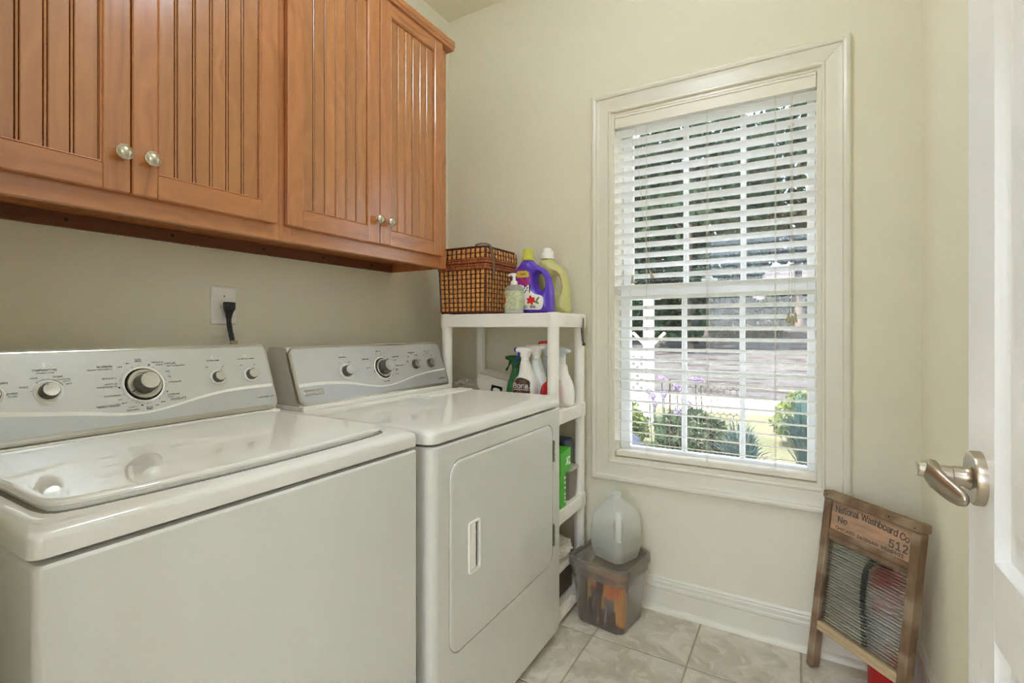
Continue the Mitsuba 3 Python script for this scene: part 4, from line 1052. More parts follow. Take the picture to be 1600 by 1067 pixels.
FB = thing('spray_bottle', 'tall curved white spray bottle with a pale grey head, right of the front shelf post', 'spray bottle')
MF = move(-0.850, 1.866, Z2)
fpo = sg.Polygon(smooth_poly([(-0.030, 0.0), (-0.040, 0.006), (-0.046, 0.05), (-0.040, 0.10), (-0.024, 0.145), (-0.016, 0.175), (0.017, 0.175), (0.026, 0.145), (0.044, 0.105), (0.055, 0.06), (0.053, 0.02), (0.046, 0.004), (0.036, 0.0)], 120))
put(FB + '__bottle', tf(inflate(fpo, 0.036, 0.034, 0.004), MF), 'cap_white', True)
put(FB + '__collar', tf(lathe([(0.0165, 0.170), (0.0175, 0.172), (0.0175, 0.205), (0, 0.205)], 24), MF), 'frost_white', 35)
put(FB + '__head', tf(inflate(sg.Polygon(smooth_poly([(-0.05, 0.215), (-0.046, 0.232), (-0.01, 0.244), (0.022, 0.243), (0.040, 0.232), (0.040, 0.223), (0.02, 0.216), (0.016, 0.200), (-0.016, 0.200), (-0.022, 0.212)], 80)), 0.016, 0.010, 0.003), MF), 'spray_grey', True)
put(FB + '__lettering', tf(drape(text('AIR', 0.016, 0.0003, True, 0.2), puff(fpo, 0.036, 0.034), 0.001, (-0.012, 0.10)), MF), 'ink')
RC = thing('cleaner_bottle', 'round red bottle low beside the front shelf post, touching the curved white spray bottle', 'bottle')
put(RC, tf(lathe([(0.032, 0), (0.036, 0.004), (0.0375, 0.04), (0.036, 0.07), (0.030, 0.092), (0.018, 0.104), (0.011, 0.108), (0.011, 0.118), (0, 0.118)], 32), move(-0.869, 1.788, Z2)), 'red_paint', 40)

mat('carton_white', srgb(226, 222, 212), 0.6, 0.3)
TB = thing('carton', 'small white cardboard box lying tilted with an open flap, left of the green spray bottle', 'box')
MT = move(-1.213, 1.915, Z2 + 0.0185) @ rot((0, 0, 1), 14) @ rot((0, 1, 0), 13)
put(TB + '__box', tf(cat(box(-0.075, 0.075, -0.05, -0.048, 0, 0.085), box(-0.075, 0.075, 0.048, 0.05, 0, 0.085), box(-0.075, -0.073, -0.048, 0.048, 0, 0.085), box(0.073, 0.075, -0.048, 0.048, 0, 0.085), box(-0.073, 0.073, -0.048, 0.048, 0, 0.002)), MT), 'carton_white')
put(TB + '__flap', tf(box(-0.073, 0.073, -0.002, 0.096, 0, 0.0016), rot((1, 0, 0), 6), move(0, -0.046, 0.0875), MT), 'carton_white')
put(TB + '__mark', tf(cat(tf(box(-0.026, 0.026, -0.001, 0, -0.018, 0.018), move(0.022, -0.0503, 0.034))), MT), 'ink')
put(TB + '__mark_oval', tf(fix(ext_xz(smooth_poly([(-0.018, -0.003), (-0.010, 0.007), (0.004, 0.008), (0.019, 0.001), (0.010, -0.008), (-0.006, -0.008)], 40), -0.0012, 0)), move(0.022, -0.0510, 0.034), MT), 'white_ink')
scene['film_plastic'] = {'type': 'blendbsdf', 'weight': 0.28, 'a': {'type': 'thindielectric', 'int_ior': 1.6}, 'b': {'type': 'principledthin', 'base_color': rgb(srgb(200, 196, 186)), 'roughness': 0.25, 'diff_trans': 1.0, 'spec_trans': 0.0}}
mat('bag_brown', srgb(112, 90, 76), 0.5, 0.3)
PB = thing('plastic_bag', 'crumpled clear plastic bag lying on the second shelf beside the tilted white box', 'bag')


def crumple(sx_, sy_, sz_, amp, seed, sub=4):
    s = trimesh.creation.icosphere(sub)
    v = s.vertices.copy()
    d = 1 + amp * (meshkit.fbm(v * 3.1 + seed, 4, seed) - 0.5) + amp * 0.8 * np.abs(meshkit.fbm(v * 5 + seed * 2, 3, seed + 5) - 0.5)
    v *= d[:, None] * np.array([sx_, sy_, sz_])
    v[:, 2] = np.maximum(v[:, 2], -sz_ * 0.72)
    v[:, 2] -= v[:, 2].min()
    return tm(v, s.faces)


put(PB + '__film', tf(crumple(0.060, 0.05, 0.055, 0.9, 3), move(-1.285, 1.79, Z2 + 0.001)), 'film_plastic')
put(PB + '__contents', tf(crumple(0.042, 0.034, 0.028, 0.4, 9), move(-1.281, 1.79, Z2 + 0.002)), 'bag_brown', 40)

# ------------------------------------------------------------------ third and bottom tier
Z3 = TIERS[2] - 0.0038
mat('carton_green', srgb(74, 176, 46), 0.35, 0.4)
mat('navy_plastic', srgb(34, 46, 74), 0.3, 0.5)
mat('clear_grey', srgb(190, 186, 176), 0.3, 0.5)
GB = thing('carton', 'bright green cardboard carton with a wider upper part on the third shelf', 'box')
put(GB + '__box', ext_yz([(1.752, Z3), (1.812, Z3), (1.812, Z3 + 0.134), (1.752, Z3 + 0.134)], -0.96, -0.8065), 'carton_green')
put(GB + '__upper', ext_yz([(1.7525, Z3 + 0.1345), (1.848, Z3 + 0.140), (1.848, Z3 + 0.228), (1.7525, Z3 + 0.220)], -0.97, -0.8010), 'carton_green')
FG = lambda y, z, x=-0.8010: frame((x, y, z), (0, 1, 0), (0, 0, 1), (1, 0, 0))
put(GB + '__lettering', tf(text('XL', 0.030, 0.0004, True, 0.2, True), FG(1.822, Z3 + 0.180)), 'white_ink')
put(GB + '__side_print', cat(*[tf(box(-0.006, 0.006, -0.004, 0.004, 0, 0.0004), FG(1.803, z, -0.8065)) for z in (Z3 + 0.02, Z3 + 0.035, Z3 + 0.05, Z3 + 0.075, Z3 + 0.095, Z3 + 0.115)]), 'white_ink')
FC = thing('storage_tub', 'grey see-through plastic tub under the navy tub on the third shelf', 'tub')
scene['clear_tub'] = {'type': 'blendbsdf', 'weight': 0.5, 'a': {'type': 'thindielectric', 'int_ior': 1.5, 'specular_transmittance': rgb((0.85, 0.84, 0.82))}, 'b': {'type': 'principledthin', 'base_color': rgb(srgb(186, 182, 172)), 'roughness': 0.35, 'diff_trans': 0.8, 'spec_trans': 0.0}}
put(FC + '__body', loft([ring3(rrect(-0.95 + i, -0.815 - i, 1.858 + i, 1.960 - i, 0.015, 4), z) for i, z in ((0.006, Z3 + 0.001), (0, Z3 + 0.12))], True), 'clear_tub', 40)
put(FC + '__lid', loft([ring3(rrect(-0.955 + i, -0.810 - i, 1.855 + i, 1.963 - i, 0.015, 4), z) for i, z in ((0, Z3 + 0.121), (0, Z3 + 0.129), (0.003, Z3 + 0.131))], True), 'clear_grey', 35)
NB = thing('storage_tub', 'dark navy tub with a lid stacked behind the green carton on the third shelf', 'tub')
put(NB + '__body', loft([ring3(rrect(-0.945 + i, -0.838 - i, 1.861 + i, 1.957 - i, 0.012, 4), z) for i, z in ((0.004, Z3 + 0.132), (0, Z3 + 0.215))]), 'navy_plastic', 35)
put(NB + '__lid', loft([ring3(rrect(-0.949 + i, -0.834 - i, 1.858 + i, 1.961 - i, 0.014, 4), z) for i, z in ((0, Z3 + 0.216), (0, Z3 + 0.236), (0.005, Z3 + 0.243))]), 'navy_plastic', 35)
Z5 = TIERS[3] - 0.0038
mat('box_dark', srgb(84, 80, 70), 0.6, 0.3)
DB = thing('carton', 'dark grey box on the bottom shelf with a white bag on top', 'box')
put(DB, cbox(-1.0, -0.83, 1.754, 1.93, Z5, Z5 + 0.118, 0.003), 'box_dark')
WB = thing('folded_pack', 'flat white pack lying on the dark grey box under the crumpled white bag', 'pack')
put(WB, cbox(-1.0, -0.806, 1.754, 1.90, Z5 + 0.1185, Z5 + 0.146, 0.008), 'carton_white', 30)
CB = thing('plastic_bag', 'crumpled white plastic bag on the bottom shelf beside the grey bin', 'bag')
put(CB, tf(crumple(0.085, 0.085, 0.045, 0.5, 12), move(-0.895, 1.842, Z5 + 0.1465)), 'carton_white')

# ------------------------------------------------------------------ grey bin, jug, cat food
scene['smoke_plastic'] = {'type': 'blendbsdf', 'weight': 0.10, 'a': {'type': 'thindielectric', 'int_ior': 1.5, 'specular_transmittance': rgb((0.78, 0.76, 0.74))},
                          'b': {'type': 'principledthin', 'base_color': rgb(srgb(196, 192, 186)), 'roughness': 0.3, 'diff_trans': 0.5, 'spec_trans': 0.0}}
scene['smoke_lid'] = {'type': 'blendbsdf', 'weight': 0.5, 'a': {'type': 'thindielectric', 'int_ior': 1.5, 'specular_transmittance': rgb((0.8, 0.77, 0.74))},
                      'b': {'type': 'principledthin', 'base_color': rgb(srgb(150, 145, 138)), 'roughness': 0.28, 'diff_trans': 0.5, 'spec_trans': 0.0}}
BN = thing('storage_bin', 'grey see-through lidded plastic bin on the floor under the milk jug', 'bin')
MN = move(-0.652, 1.893, 0) @ rot((0, 0, 1), -8)
sqr = lambda h, r, z: ring3(rrect(-h, h, -h, h, r, 7), z)
put(BN + '__body', tf(loft([sqr(0.092, 0.03, 0.002), sqr(0.100, 0.035, 0.006), sqr(0.118, 0.042, 0.212)], cap=False), MN), 'smoke_plastic', 40)
put(BN + '__base', tf(loft([sqr(0.098, 0.034, 0.002), sqr(0.0995, 0.034, 0.010)]), MN), 'smoke_lid', 40)
put(BN + '__rim_band', tf(loft([sqr(0.1185, 0.042, 0.190), sqr(0.1215, 0.043, 0.191), sqr(0.1225, 0.043, 0.215)], cap=False), MN), 'smoke_lid', 40)
put(BN + '__lid', tf(loft([sqr(0.122, 0.043, 0.216), sqr(0.1285, 0.046, 0.218), sqr(0.1305, 0.047, 0.226), sqr(0.130, 0.047, 0.246), sqr(0.127, 0.046, 0.251), sqr(0.121, 0.043, 0.252), sqr(0.117, 0.041, 0.250), sqr(0.114, 0.04, 0.238), sqr(0.108, 0.038, 0.2365)], cap=False), MN), 'smoke_lid', 35)
put(BN + '__lid_top', tf(tm(*(lambda v, f, n: (np.column_stack([v, np.full(len(v), 0.2365)]), f))(*tri_fill(sg.Polygon(rrect(-0.108, 0.108, -0.108, 0.108, 0.038, 7)), 0.03))), MN), 'smoke_plastic')
mat('food_orange', mikit.proc(lambda p, n, uv: mix(srgb(226, 166, 82), srgb(206, 132, 52), fbm(p.x * 20, p.y * 20, p.z * 16))), 0.35, 0.4)
mat('food_yellow', mikit.proc(lambda p, n, uv: mix(srgb(224, 190, 120), srgb(200, 160, 92), fbm(p.x * 20, p.y * 20, p.z * 16))), 0.35, 0.4)
mat('food_dark', srgb(84, 56, 48), 0.4, 0.4)
mat('food_cat', srgb(110, 108, 104), 0.5, 0.3)
mat('food_red', srgb(226, 60, 30), 0.4, 0.4)


def food_bag(label, M, base, w, h, dark_left):
    k = thing('pet_food_bag', label, 'pet food bag')
    pp = sg.Polygon(np.vstack([rrect(-w / 2, w / 2, 0, h, 0.012, 5)]))
    pf = puff(pp, 0.026, 0.024)
    put(k + '__pouch', tf(inflate(pp, 0.026, 0.024, 0.006), M), base, True)
    put(k + '__foot_panel', tf(patch(sg.Polygon([(-w * 0.36, 0.006), (w * 0.2, 0.006), (w * 0.2, h * 0.33), (-w * 0.1, h * 0.38), (-w * 0.36, h * 0.31)]), pf, 0.0008, 0.008), M), 'food_dark', True)
    if dark_left:
        put(k + '__side_panel', tf(patch(sg.Polygon([(-w * 0.48, 0.03), (-w * 0.36, 0.03), (-w * 0.2, h * 0.68), (-w * 0.18, h * 0.97), (-w * 0.46, h * 0.97)]), pf, 0.0007, 0.008), M), 'food_dark', True)
    cx, cz, cr = -w * 0.02, h * 0.42, 0.021
    cat_ = sg.Point(cx, cz).buffer(cr).union(sg.Polygon([(cx - cr, cz + 0.004), (cx - cr * 0.92, cz + cr * 1.75), (cx - cr * 0.1, cz + cr * 0.8)])).union(sg.Polygon([(cx + cr, cz + 0.004), (cx + cr * 0.85, cz + cr * 1.5), (cx + cr * 0.1, cz + cr * 0.8)]))
    put(k + '__cat_print', tf(patch(cat_, pf, 0.001, 0.005), M), 'food_cat', True)
    a = tf(text('Meow', 0.019, 0.0003, True, 0.15), rot((0, 0, 1), 76))
    b = tf(text('MiX', 0.019, 0.0003, True, 0.15), rot((0, 0, 1), 76), move(0.022, -0.004, 0))
    put(k + '__lettering', tf(cat(drape(a, pf, 0.0012, (0.004, h * 0.735)), drape(b, pf, 0.0012, (0.004, h * 0.735))), M), 'food_red')
    put(k + '__script', tf(drape(tf(text('Tender Centers', 0.0075, 0.0003, False, 0.3), rot((0, 0, 1), 84)), pf, 0.0014, (-w * 0.14, h * 0.165)), M), 'white_ink')


food_bag('orange pet food bag at the right inside the grey bin', MN @ move(0.040, -0.064, 0.012) @ rot((0, 0, 1), 10), 'food_orange', 0.116, 0.196, True)
food_bag('yellow pet food bag at the left inside the grey bin', MN @ move(-0.040, -0.008, 0.012) @ rot((0, 0, 1), 4) @ rot((1, 0, 0), 4), 'food_yellow', 0.104, 0.192, False)

scene['milk_plastic'] = {'type': 'blendbsdf', 'weight': 0.55, 'a': {'type': 'thindielectric', 'int_ior': 1.5, 'specular_transmittance': rgb((0.98, 0.98, 0.98))},
                         'b': {'type': 'principledthin', 'base_color': rgb(srgb(252, 252, 250)), 'roughness': 0.35, 'diff_trans': 1.1, 'spec_trans': 0.0}}
scene['jug_water'] = {'type': 'principledthin', 'base_color': rgb(srgb(190, 190, 168)), 'roughness': 0.2, 'diff_trans': 1.0, 'spec_trans': 0.15}
MK = thing('milk_jug', 'translucent plastic gallon jug half full of water standing on the grey bin', 'jug')
ZJ = 0.2372
MJK = move(-0.634, 1.914, ZJ) @ rot((0, 0, 1), -66 - 45)


def jsec(h, r, z, dx=0.0):
    q = rrect(-h, h, -h, h, r, 7)
    return ring3(q, z)


jr = [jsec(0.060, 0.03, 0.0), jsec(0.068, 0.032, 0.004), jsec(0.0755, 0.030, 0.032), jsec(0.0775, 0.028, 0.05), jsec(0.0775, 0.028, 0.12), jsec(0.0755, 0.030, 0.160), jsec(0.070, 0.032, 0.182), jsec(0.054, 0.034, 0.205), jsec(0.034, 0.030, 0.222), jsec(0.022, 0.0215, 0.230), jsec(0.0195, 0.019, 0.234), jsec(0.0195, 0.019, 0.246), jsec(0.022, 0.0215, 0.248), jsec(0.022, 0.0215, 0.252)]
jug = man(loft(jr))
cut = m3.Manifold.batch_hull([man(tf(trimesh.creation.icosphere(2, r_), move(a, a, z))) for a, z, r_ in ((0.052, 0.112, 0.012), (0.105, 0.105, 0.030), (0.052, 0.168, 0.012), (0.030, 0.140, 0.012), (0.095, 0.150, 0.034), (0.080, 0.180, 0.012))])
jug = jug - cut
put(MK + '__body', unman(jug), 'milk_plastic', 30)
put(MK + '__handle', tube(spline([(0.046, 0.046, 0.190), (0.058, 0.058, 0.178), (0.0665, 0.0665, 0.155), (0.068, 0.068, 0.125), (0.066, 0.066, 0.092)], 24), 0.0115, 14), 'milk_plastic', True)
for k in list(scene):
    if k.startswith(MK + '__'):
        scene[k]['to_world'] = T(MJK)
wt = man(loft([jsec(0.0585, 0.029, 0.0012), jsec(0.0665, 0.031, 0.005), jsec(0.074, 0.029, 0.032), jsec(0.076, 0.027, 0.05), jsec(0.076, 0.027, 0.093), jsec(0.075, 0.027, 0.0932)])) - cut
put(MK + '__water', unman(wt), 'jug_water', 30, M=MJK)
put(MK + '__print', tf(text('SELL BY 08 12', 0.0042, 0.0002, False), frame((0, 0, 0), (1, 0, 0), (0, 0, 1), (0, -1, 0)), rot((0, 0, 1), 90), move(0.0779, -0.012, 0.046)), 'ink_grey', M=MJK)

# ------------------------------------------------------------------ washboard and fire extinguisher
WBD = thing('washboard', 'old wooden washboard with a ribbed glass panel leaning across the corner', 'washboard')
th, ti, BWD, BHT = -0.7963, 0.1405, 0.3175, 0.591
wd = np.array([math.cos(th), math.sin(th), 0])
nd0 = np.array([-math.sin(th), math.cos(th), 0])
ud = nd0 * math.sin(ti) + np.array([0, 0, math.cos(ti)])
nd = np.cross(ud, wd)      # away from the viewer
MWB = frame((0.0172, 1.9555, 0.0062), wd, ud, -nd)
# local: x across, y up the board, z towards the viewer; the front face is z = 0
leg = lambda x0, x1: cbox(x0, x1, 0.0, BHT - 0.026, -0.036, 0.0, 0.004)
put(WBD + '__leg', tf(leg(0.0, 0.026), MWB), 'board_wood')
put(WBD + '__leg', tf(leg(BWD - 0.026, BWD), MWB), 'board_wood')
put(WBD + '__top_rail', tf(rbox(-0.003, BWD + 0.004, BHT - 0.027, BHT, -0.040, 0.004, 0.006, 2), MWB), 'board_wood', 40)
put(WBD + '__header', tf(box(0.024, BWD - 0.024, 0.462, BHT - 0.024, -0.024, -0.012), MWB), 'board_head')
put(WBD + '__middle_rail', tf(cat(rbox(0.024, BWD - 0.024, 0.450, 0.470, -0.028, -0.004, 0.006, 2), rbox(0.024, BWD - 0.024, 0.434, 0.452, -0.028, -0.008, 0.004, 2)), MWB), 'board_wood', 40)
put(WBD + '__bottom_rail', tf(cat(rbox(0.022, BWD - 0.022, 0.142, 0.158, -0.030, -0.002, 0.005, 2), rbox(0.022, BWD - 0.022, 0.128, 0.144, -0.030, -0.003, 0.005, 2)), MWB), 'board_pale', 40)
ys = np.linspace(0.156, 0.438, 421)
zc = -0.0185 + 0.0052 * np.abs(np.sin((ys - 0.156) / 0.0094 * math.pi)) ** 0.6
zb = -0.0215 - 0.0006 * np.sin((ys - 0.156) / 0.0188 * 2 * math.pi + 0.6)
sec = np.vstack([np.column_stack([ys, zc]), np.column_stack([ys, zb])[::-1]])
xs = np.linspace(0.025, BWD - 0.025, 24)
gr = []
for x in xs:
    s_ = sec.copy()
    s_[:, 1] += 0.0009 * (meshkit.fbm(np.column_stack([np.full(len(s_), x * 70), s_[:, 0] * 120, np.zeros(len(s_))]), 2, 4) - 0.5)
    gr.append(np.column_stack([np.full(len(s_), x), s_[:, 0], s_[:, 1]]))


def strip_cap(rings):
    """Closes the two long ends of a strip-shaped section."""
    n = len(rings[0])
    v = np.vstack(rings)
    f = []
    for i in range(len(rings) - 1):
        for j in range(n):
            a, b = i * n + j, i * n + (j + 1) % n
            f += [(a, b, b + n), (a, b + n, a + n)]
    for base, flip in ((0, True), ((len(rings) - 1) * n, False)):
        for j in range(n // 2 - 1):
            a, b, c, d = base + j, base + j + 1, base + n - 2 - j, base + n - 1 - j
            t = [(a, b, c), (a, c, d)]
            f += [x[::-1] if flip else x for x in t]
    return fix(tm(v, f))


put(WBD + '__glass', tf(strip_cap(gr), MWB), 'rib_glass', 50, label='ribbed clear glass panel')
mat('groove_shade_tone', srgb(96, 98, 84), 0.5, 0.4)
groove = [tf(box(0.025, BWD - 0.025, y - 0.0011, y + 0.0011, -0.0188, -0.0168), MWB) for y in np.arange(0.156, 0.4385, 0.0094)]  # strips paint the dark lines that refraction leaves between the ribs
put(WBD + '__groove_grime', cat(groove), 'groove_shade_tone', label='dark strips painting the shade between the glass ribs')
hl = []
arc = 'National Washboard Co'
xx = 0.040
for ch in arc:
    if ch == ' ':
        xx += 0.007
        continue
    g = text(ch, 0.020, 0.0004, True, 0, False)
    wch = g.vertices[:, 0].max() - g.vertices[:, 0].min()
    g.vertices[:, 0] -= g.vertices[:, 0].min()
    t = (xx + wch / 2 - BWD / 2) / (BWD / 2)
    hl.append(tf(g, rot((0, 0, 1), -t * 7), move(xx, 0.5345 - 0.012 * t * t, -0.0119)))
    xx += wch * 0.90 + 0.0016
hl.append(tf(text('No', 0.019, 0.0004, True), move(0.068, 0.509, -0.0119)))
hl.append(tf(text('512', 0.023, 0.0004, True), move(0.253, 0.502, -0.0119)))
hl.append(tf(text('CHICAGO  SAGINAW  MEMPHIS', 0.0105, 0.0004, True), move(BWD / 2, 0.480, -0.0119)))
s_fit = (BWD - 0.075) / (xx - 0.040)
for i in range(len(hl) - 3):
    hl[i].vertices = (hl[i].vertices - [0.040, 0, 0]) * [s_fit, 1, 1] + [0.040, 0, 0]
put(WBD + '__lettering', tf(cat(hl), MWB), 'board_ink')
for x, y in ((0.013, BHT - 0.014), (BWD - 0.013, BHT - 0.016), (BWD * 0.72, BHT - 0.010)):
    put(WBD + '__nail', tf(trimesh.creation.cylinder(0.0022, 0.001, 10), move(x, y, 0.0042), MWB), 'black_gap')

FE = thing('fire_extinguisher', 'red canister with a white label standing on the floor behind the washboard', 'fire extinguisher')
ME = move(0.243, 1.930, 0)
put(FE + '__tank', tf(lathe([(0.050, 0), (0.055, 0.004), (0.055, 0.340), (0.050, 0.362), (0.034, 0.378), (0.017, 0.385), (0.017, 0.392), (0, 0.392)], 40), ME), 'red_paint', 35)
lr = [ring3(np.column_stack([0.0555 * np.cos(a), 0.0555 * np.sin(a)]), z) for a in [np.radians(np.linspace(170, 350, 40))] for z in (0.125, 0.338)]
put(FE + '__label', tf(tm(*(lambda r: (np.vstack(r), [t for j in range(39) for t in ((j, j + 1, 40 + j + 1), (j, 40 + j + 1, 40 + j))]))(lr)), ME), 'label_white', True)
put(FE + '__label_print', tf(cat(*[tm(*(lambda r: (np.vstack(r), [t for j in range(23) for t in ((j, j + 1, 24 + j + 1), (j, 24 + j + 1, 24 + j))]))([ring3(np.column_stack([0.0559 * np.cos(a), 0.0559 * np.sin(a)]), z) for a in [np.radians(np.linspace(215, 305, 24))] for z in zz])) for zz in ((0.268, 0.278), (0.286, 0.296), (0.304, 0.314))]), ME), 'label_red', True)
put(FE + '__valve', tf(cat(lathe([(0.014, 0.392), (0.014, 0.412), (0, 0.412)], 20), rbox(-0.055, 0.025, -0.008, 0.008, 0.410, 0.420, 0.003), tf(rbox(-0.07, 0.02, -0.008, 0.008, 0, 0.008, 0.003), rot((0, 1, 0), 12), move(0, 0, 0.428))), ME), 'black_plastic', 35)
put(FE + '__hose', tf(tube(spline([(-0.012, -0.01, 0.402), (-0.05, -0.025, 0.402), (-0.066, -0.032, 0.35), (-0.067, -0.034, 0.2), (-0.066, -0.034, 0.13)], 24), (0.008), 10), ME), 'black_plastic', True)

# ------------------------------------------------------------------ lamps
LP = thing('unseen_globe_lamp', 'unseen white globe lamp on a short stem, shaped to light ceiling and walls', 'ceiling light')
globe = lathe([(0.0, -0.10)] + [(0.10 * math.cos(a_), 0.10 * math.sin(a_)) for a_ in np.radians(np.linspace(-85, 62, 26))] + [(0.044, 0.09)], 40)  # full globe chosen so light reaches the ceiling and upper walls
LX, LY, LZ = -0.45, 0.88, CH - 0.195
put(LP + '__canopy', tf(lathe([(0.012, -0.018), (0.06, -0.014), (0.065, -0.004), (0.06, 0)], 36), move(LX, LY, CH)), 'nickel', 35)
put(LP + '__stem', tf(lathe([(0.05, 0.088), (0.052, 0.094), (0.012, 0.104), (0.008, 0.12), (0.008, CH - LZ - 0.017)], 24), move(LX, LY, LZ)), 'nickel', 35)
put(LP + '__globe', tf(globe, move(LX, LY, LZ)), 'plastic_white', True, emitter={'type': 'area', 'radiance': rgb(CEILING_LAMP)})
dome = lathe([(0.0, -0.085), (0.05, -0.082), (0.10, -0.070), (0.135, -0.050), (0.15, -0.028), (0.15, -0.022)], 40)
LQ = thing('added_hall_light', 'round white flush light added in the unseen hall for fill', 'ceiling light')
put(LQ + '__base', tf(lathe([(0.16, -0.022), (0.165, -0.018), (0.165, -0.004), (0.155, 0)], 40), move(-0.15, -0.95, CH)), 'plastic_white', 35)
put(LQ + '__diffuser', tf(dome, move(-0.15, -0.95, CH)), 'plastic_white', True, emitter={'type': 'area', 'radiance': rgb(HALL_FILL)})

# ------------------------------------------------------------------ outside the window
mat('lawn', mikit.proc(lambda p, n, uv: mix(srgb(84, 92, 70), srgb(104, 104, 90), fbm(p.x * 3, p.y * 3, 0, 4))), 0.9, 0.1)
mat('litter', mikit.proc(lambda p, n, uv: mix(mix(srgb(66, 67, 70), srgb(88, 89, 92), fbm(p.x * 5, p.y * 5, 0, 5)), srgb(52, 51, 52), smoothstep(0.55, 0.7, fbm(p.x * 1.2, p.y * 4, 3.0, 4)))), 0.95, 0.1)
mat('concrete', srgb(150, 150, 148), 0.9, 0.1)
mat('outdoor_white', srgb(214, 214, 213), 0.5, 0.3)
mat('bark', srgb(120, 112, 104), 0.95, 0.1)
mat('wire', srgb(62, 54, 48), 0.5, 0.4)
mat('stone_blue', srgb(78, 86, 104), 0.8, 0.2)


def leafmat(name, c, tr=0.6):
    scene[name] = {'type': 'principledthin', 'base_color': rgb(c), 'roughness': 0.6, 'diff_trans': tr, 'spec_trans': 0.0}


leafmat('leaf_dark', srgb(58, 78, 64))
leafmat('leaf_mid', srgb(72, 92, 70))
leafmat('leaf_blue', srgb(84, 112, 112))
leafmat('leaf_light', srgb(112, 128, 84))
leafmat('petal', srgb(176, 164, 200))
GZ0 = -0.20
put(struct('ground'), box(-14, 14, BW + 0.15, 9.0, GZ0 - 0.3, GZ0), 'lawn')
put(struct('garden_path'), box(-14, 14, 8.6, 10.4, GZ0 - 0.05, GZ0 + 0.012), 'concrete')
hx, hy = np.meshgrid(np.linspace(-45, 30, 60), np.linspace(9.0, 70, 60))
hz = GZ0 + np.interp(hy, [9, 11, 18, 40, 70], [0, 0.0, 0.45, 3.2, 9.0]) + (meshkit.fbm(np.stack([hx * 0.3, hy * 0.3, hx * 0], -1), 3, 5) - 0.5) * np.interp(hy, [9, 12, 30], [0, 0.05, 0.8])
ii, jj = np.meshgrid(np.arange(59), np.arange(59), indexing='ij')
q = (ii * 60 + jj).ravel()
put(struct('hillside'), tm(np.column_stack([hx.ravel(), hy.ravel(), hz.ravel()]), np.vstack([np.column_stack([q, q + 1, q + 61]), np.column_stack([q, q + 61, q + 60])])), 'litter', True)


def leaves(n, R, size, seed, shape='ball'):
    r = np.random.default_rng(seed)
    d = r.normal(size=(n, 3))
    d /= np.linalg.norm(d, axis=1, keepdims=True)
    c = d * (r.uniform(0.35, 1, (n, 1)) ** 0.5) * R
    keep = meshkit.fbm(c / np.max(R) * 3 + seed, 3, seed) > 0.42
    c = c[keep]
    n = len(c)
    a = r.normal(size=(n, 3))
    a /= np.linalg.norm(a, axis=1, keepdims=True)
    b = np.cross(a, r.normal(size=(n, 3)))
    b /= np.linalg.norm(b, axis=1, keepdims=True)
    s = size * r.uniform(0.6, 1.3, (n, 1))
    v = np.stack([c - a * s, c + b * s * 0.5, c + a * s, c - b * s * 0.5], 1).reshape(-1, 3)
    k = np.arange(n) * 4
    return tm(v, np.vstack([np.column_stack([k, k + 1, k + 2]), np.column_stack([k, k + 2, k + 3])]))


CROWN = [mikit.ply(leaves(6400, np.array([2.6, 2.6, 4.4]), 0.21, 21 + i), m) for i, m in enumerate(('leaf_dark', 'leaf_mid', 'leaf_dark'))]
TRUNK = mikit.ply(cat(tube(spline([(0, 0, -0.6), (0.05, 0.02, 2), (-0.06, 0.05, 5), (0.03, 0, 9)], 14), np.linspace(0.20, 0.06, 14), 8), *[tube([(0, 0, z), (math.cos(a) * 0.9, math.sin(a) * 0.9, z + 0.8), (math.cos(a) * 1.7, math.sin(a) * 1.7, z + 1.9)], (0.05, 0.035, 0.015), 6) for z, a in ((4.5, 0.5), (5.2, 2.6), (6, 4.4))]), 'bark', True)
tree_label = 'leafy tree with a pale trunk on the hillside beyond the window'
spots = [(-17.5 + 7.0 * q_ + (3.5 if w_ % 2 else 0), 19 + 7.2 * w_, 0.95) for w_ in range(3) for q_ in range(4)]
for i, (x, y, s) in enumerate(spots):
    k = thing('tree', tree_label, 'tree', 'trees on the hillside outside')
    z = float(np.interp(y, [9, 11, 18, 40, 70], [0, 0.0, 0.45, 3.2, 9.0])) + GZ0
    M = T(move(x, y, z) @ rot((0, 0, 1), i * 77) @ np.diag([s, s, s, 1]))
    scene[k + '__trunk'] = {**TRUNK, 'to_world': M}
    scene[k + '__crown'] = {**CROWN[i % 3], 'to_world': T(move(x, y, z + 7.6 * s - (i % 3) * 1.2) @ rot((0, 0, 1), i * 77) @ np.diag([s * 1.15, s * 1.15, s * 1.1, 1]))}
SHRUB = [mikit.ply(leaves(2600, np.array([1.3, 1.0, 0.9]), 0.12, 31 + i), m) for i, m in enumerate(('leaf_dark', 'leaf_mid'))]
for i, (x, y) in enumerate([(-17.5 + 3.9 * q_ + (1.7 if w_ else 0), 22.6 + 7.2 * w_) for w_ in range(2) for q_ in range(7)]):
    k = thing('shrub', 'dark green shrub among the trees on the hillside beyond the window', 'shrub', 'shrubs on the hillside outside')
    z = float(np.interp(y, [9, 11, 18, 40, 70], [0, 0.0, 0.45, 3.2, 9.0])) + GZ0
    scene[k] = {**SHRUB[i % 2], 'to_world': T(move(x, y, z + 0.6) @ rot((0, 0, 1), i * 50) @ np.diag([1.3, 1, 1.1, 1]))}


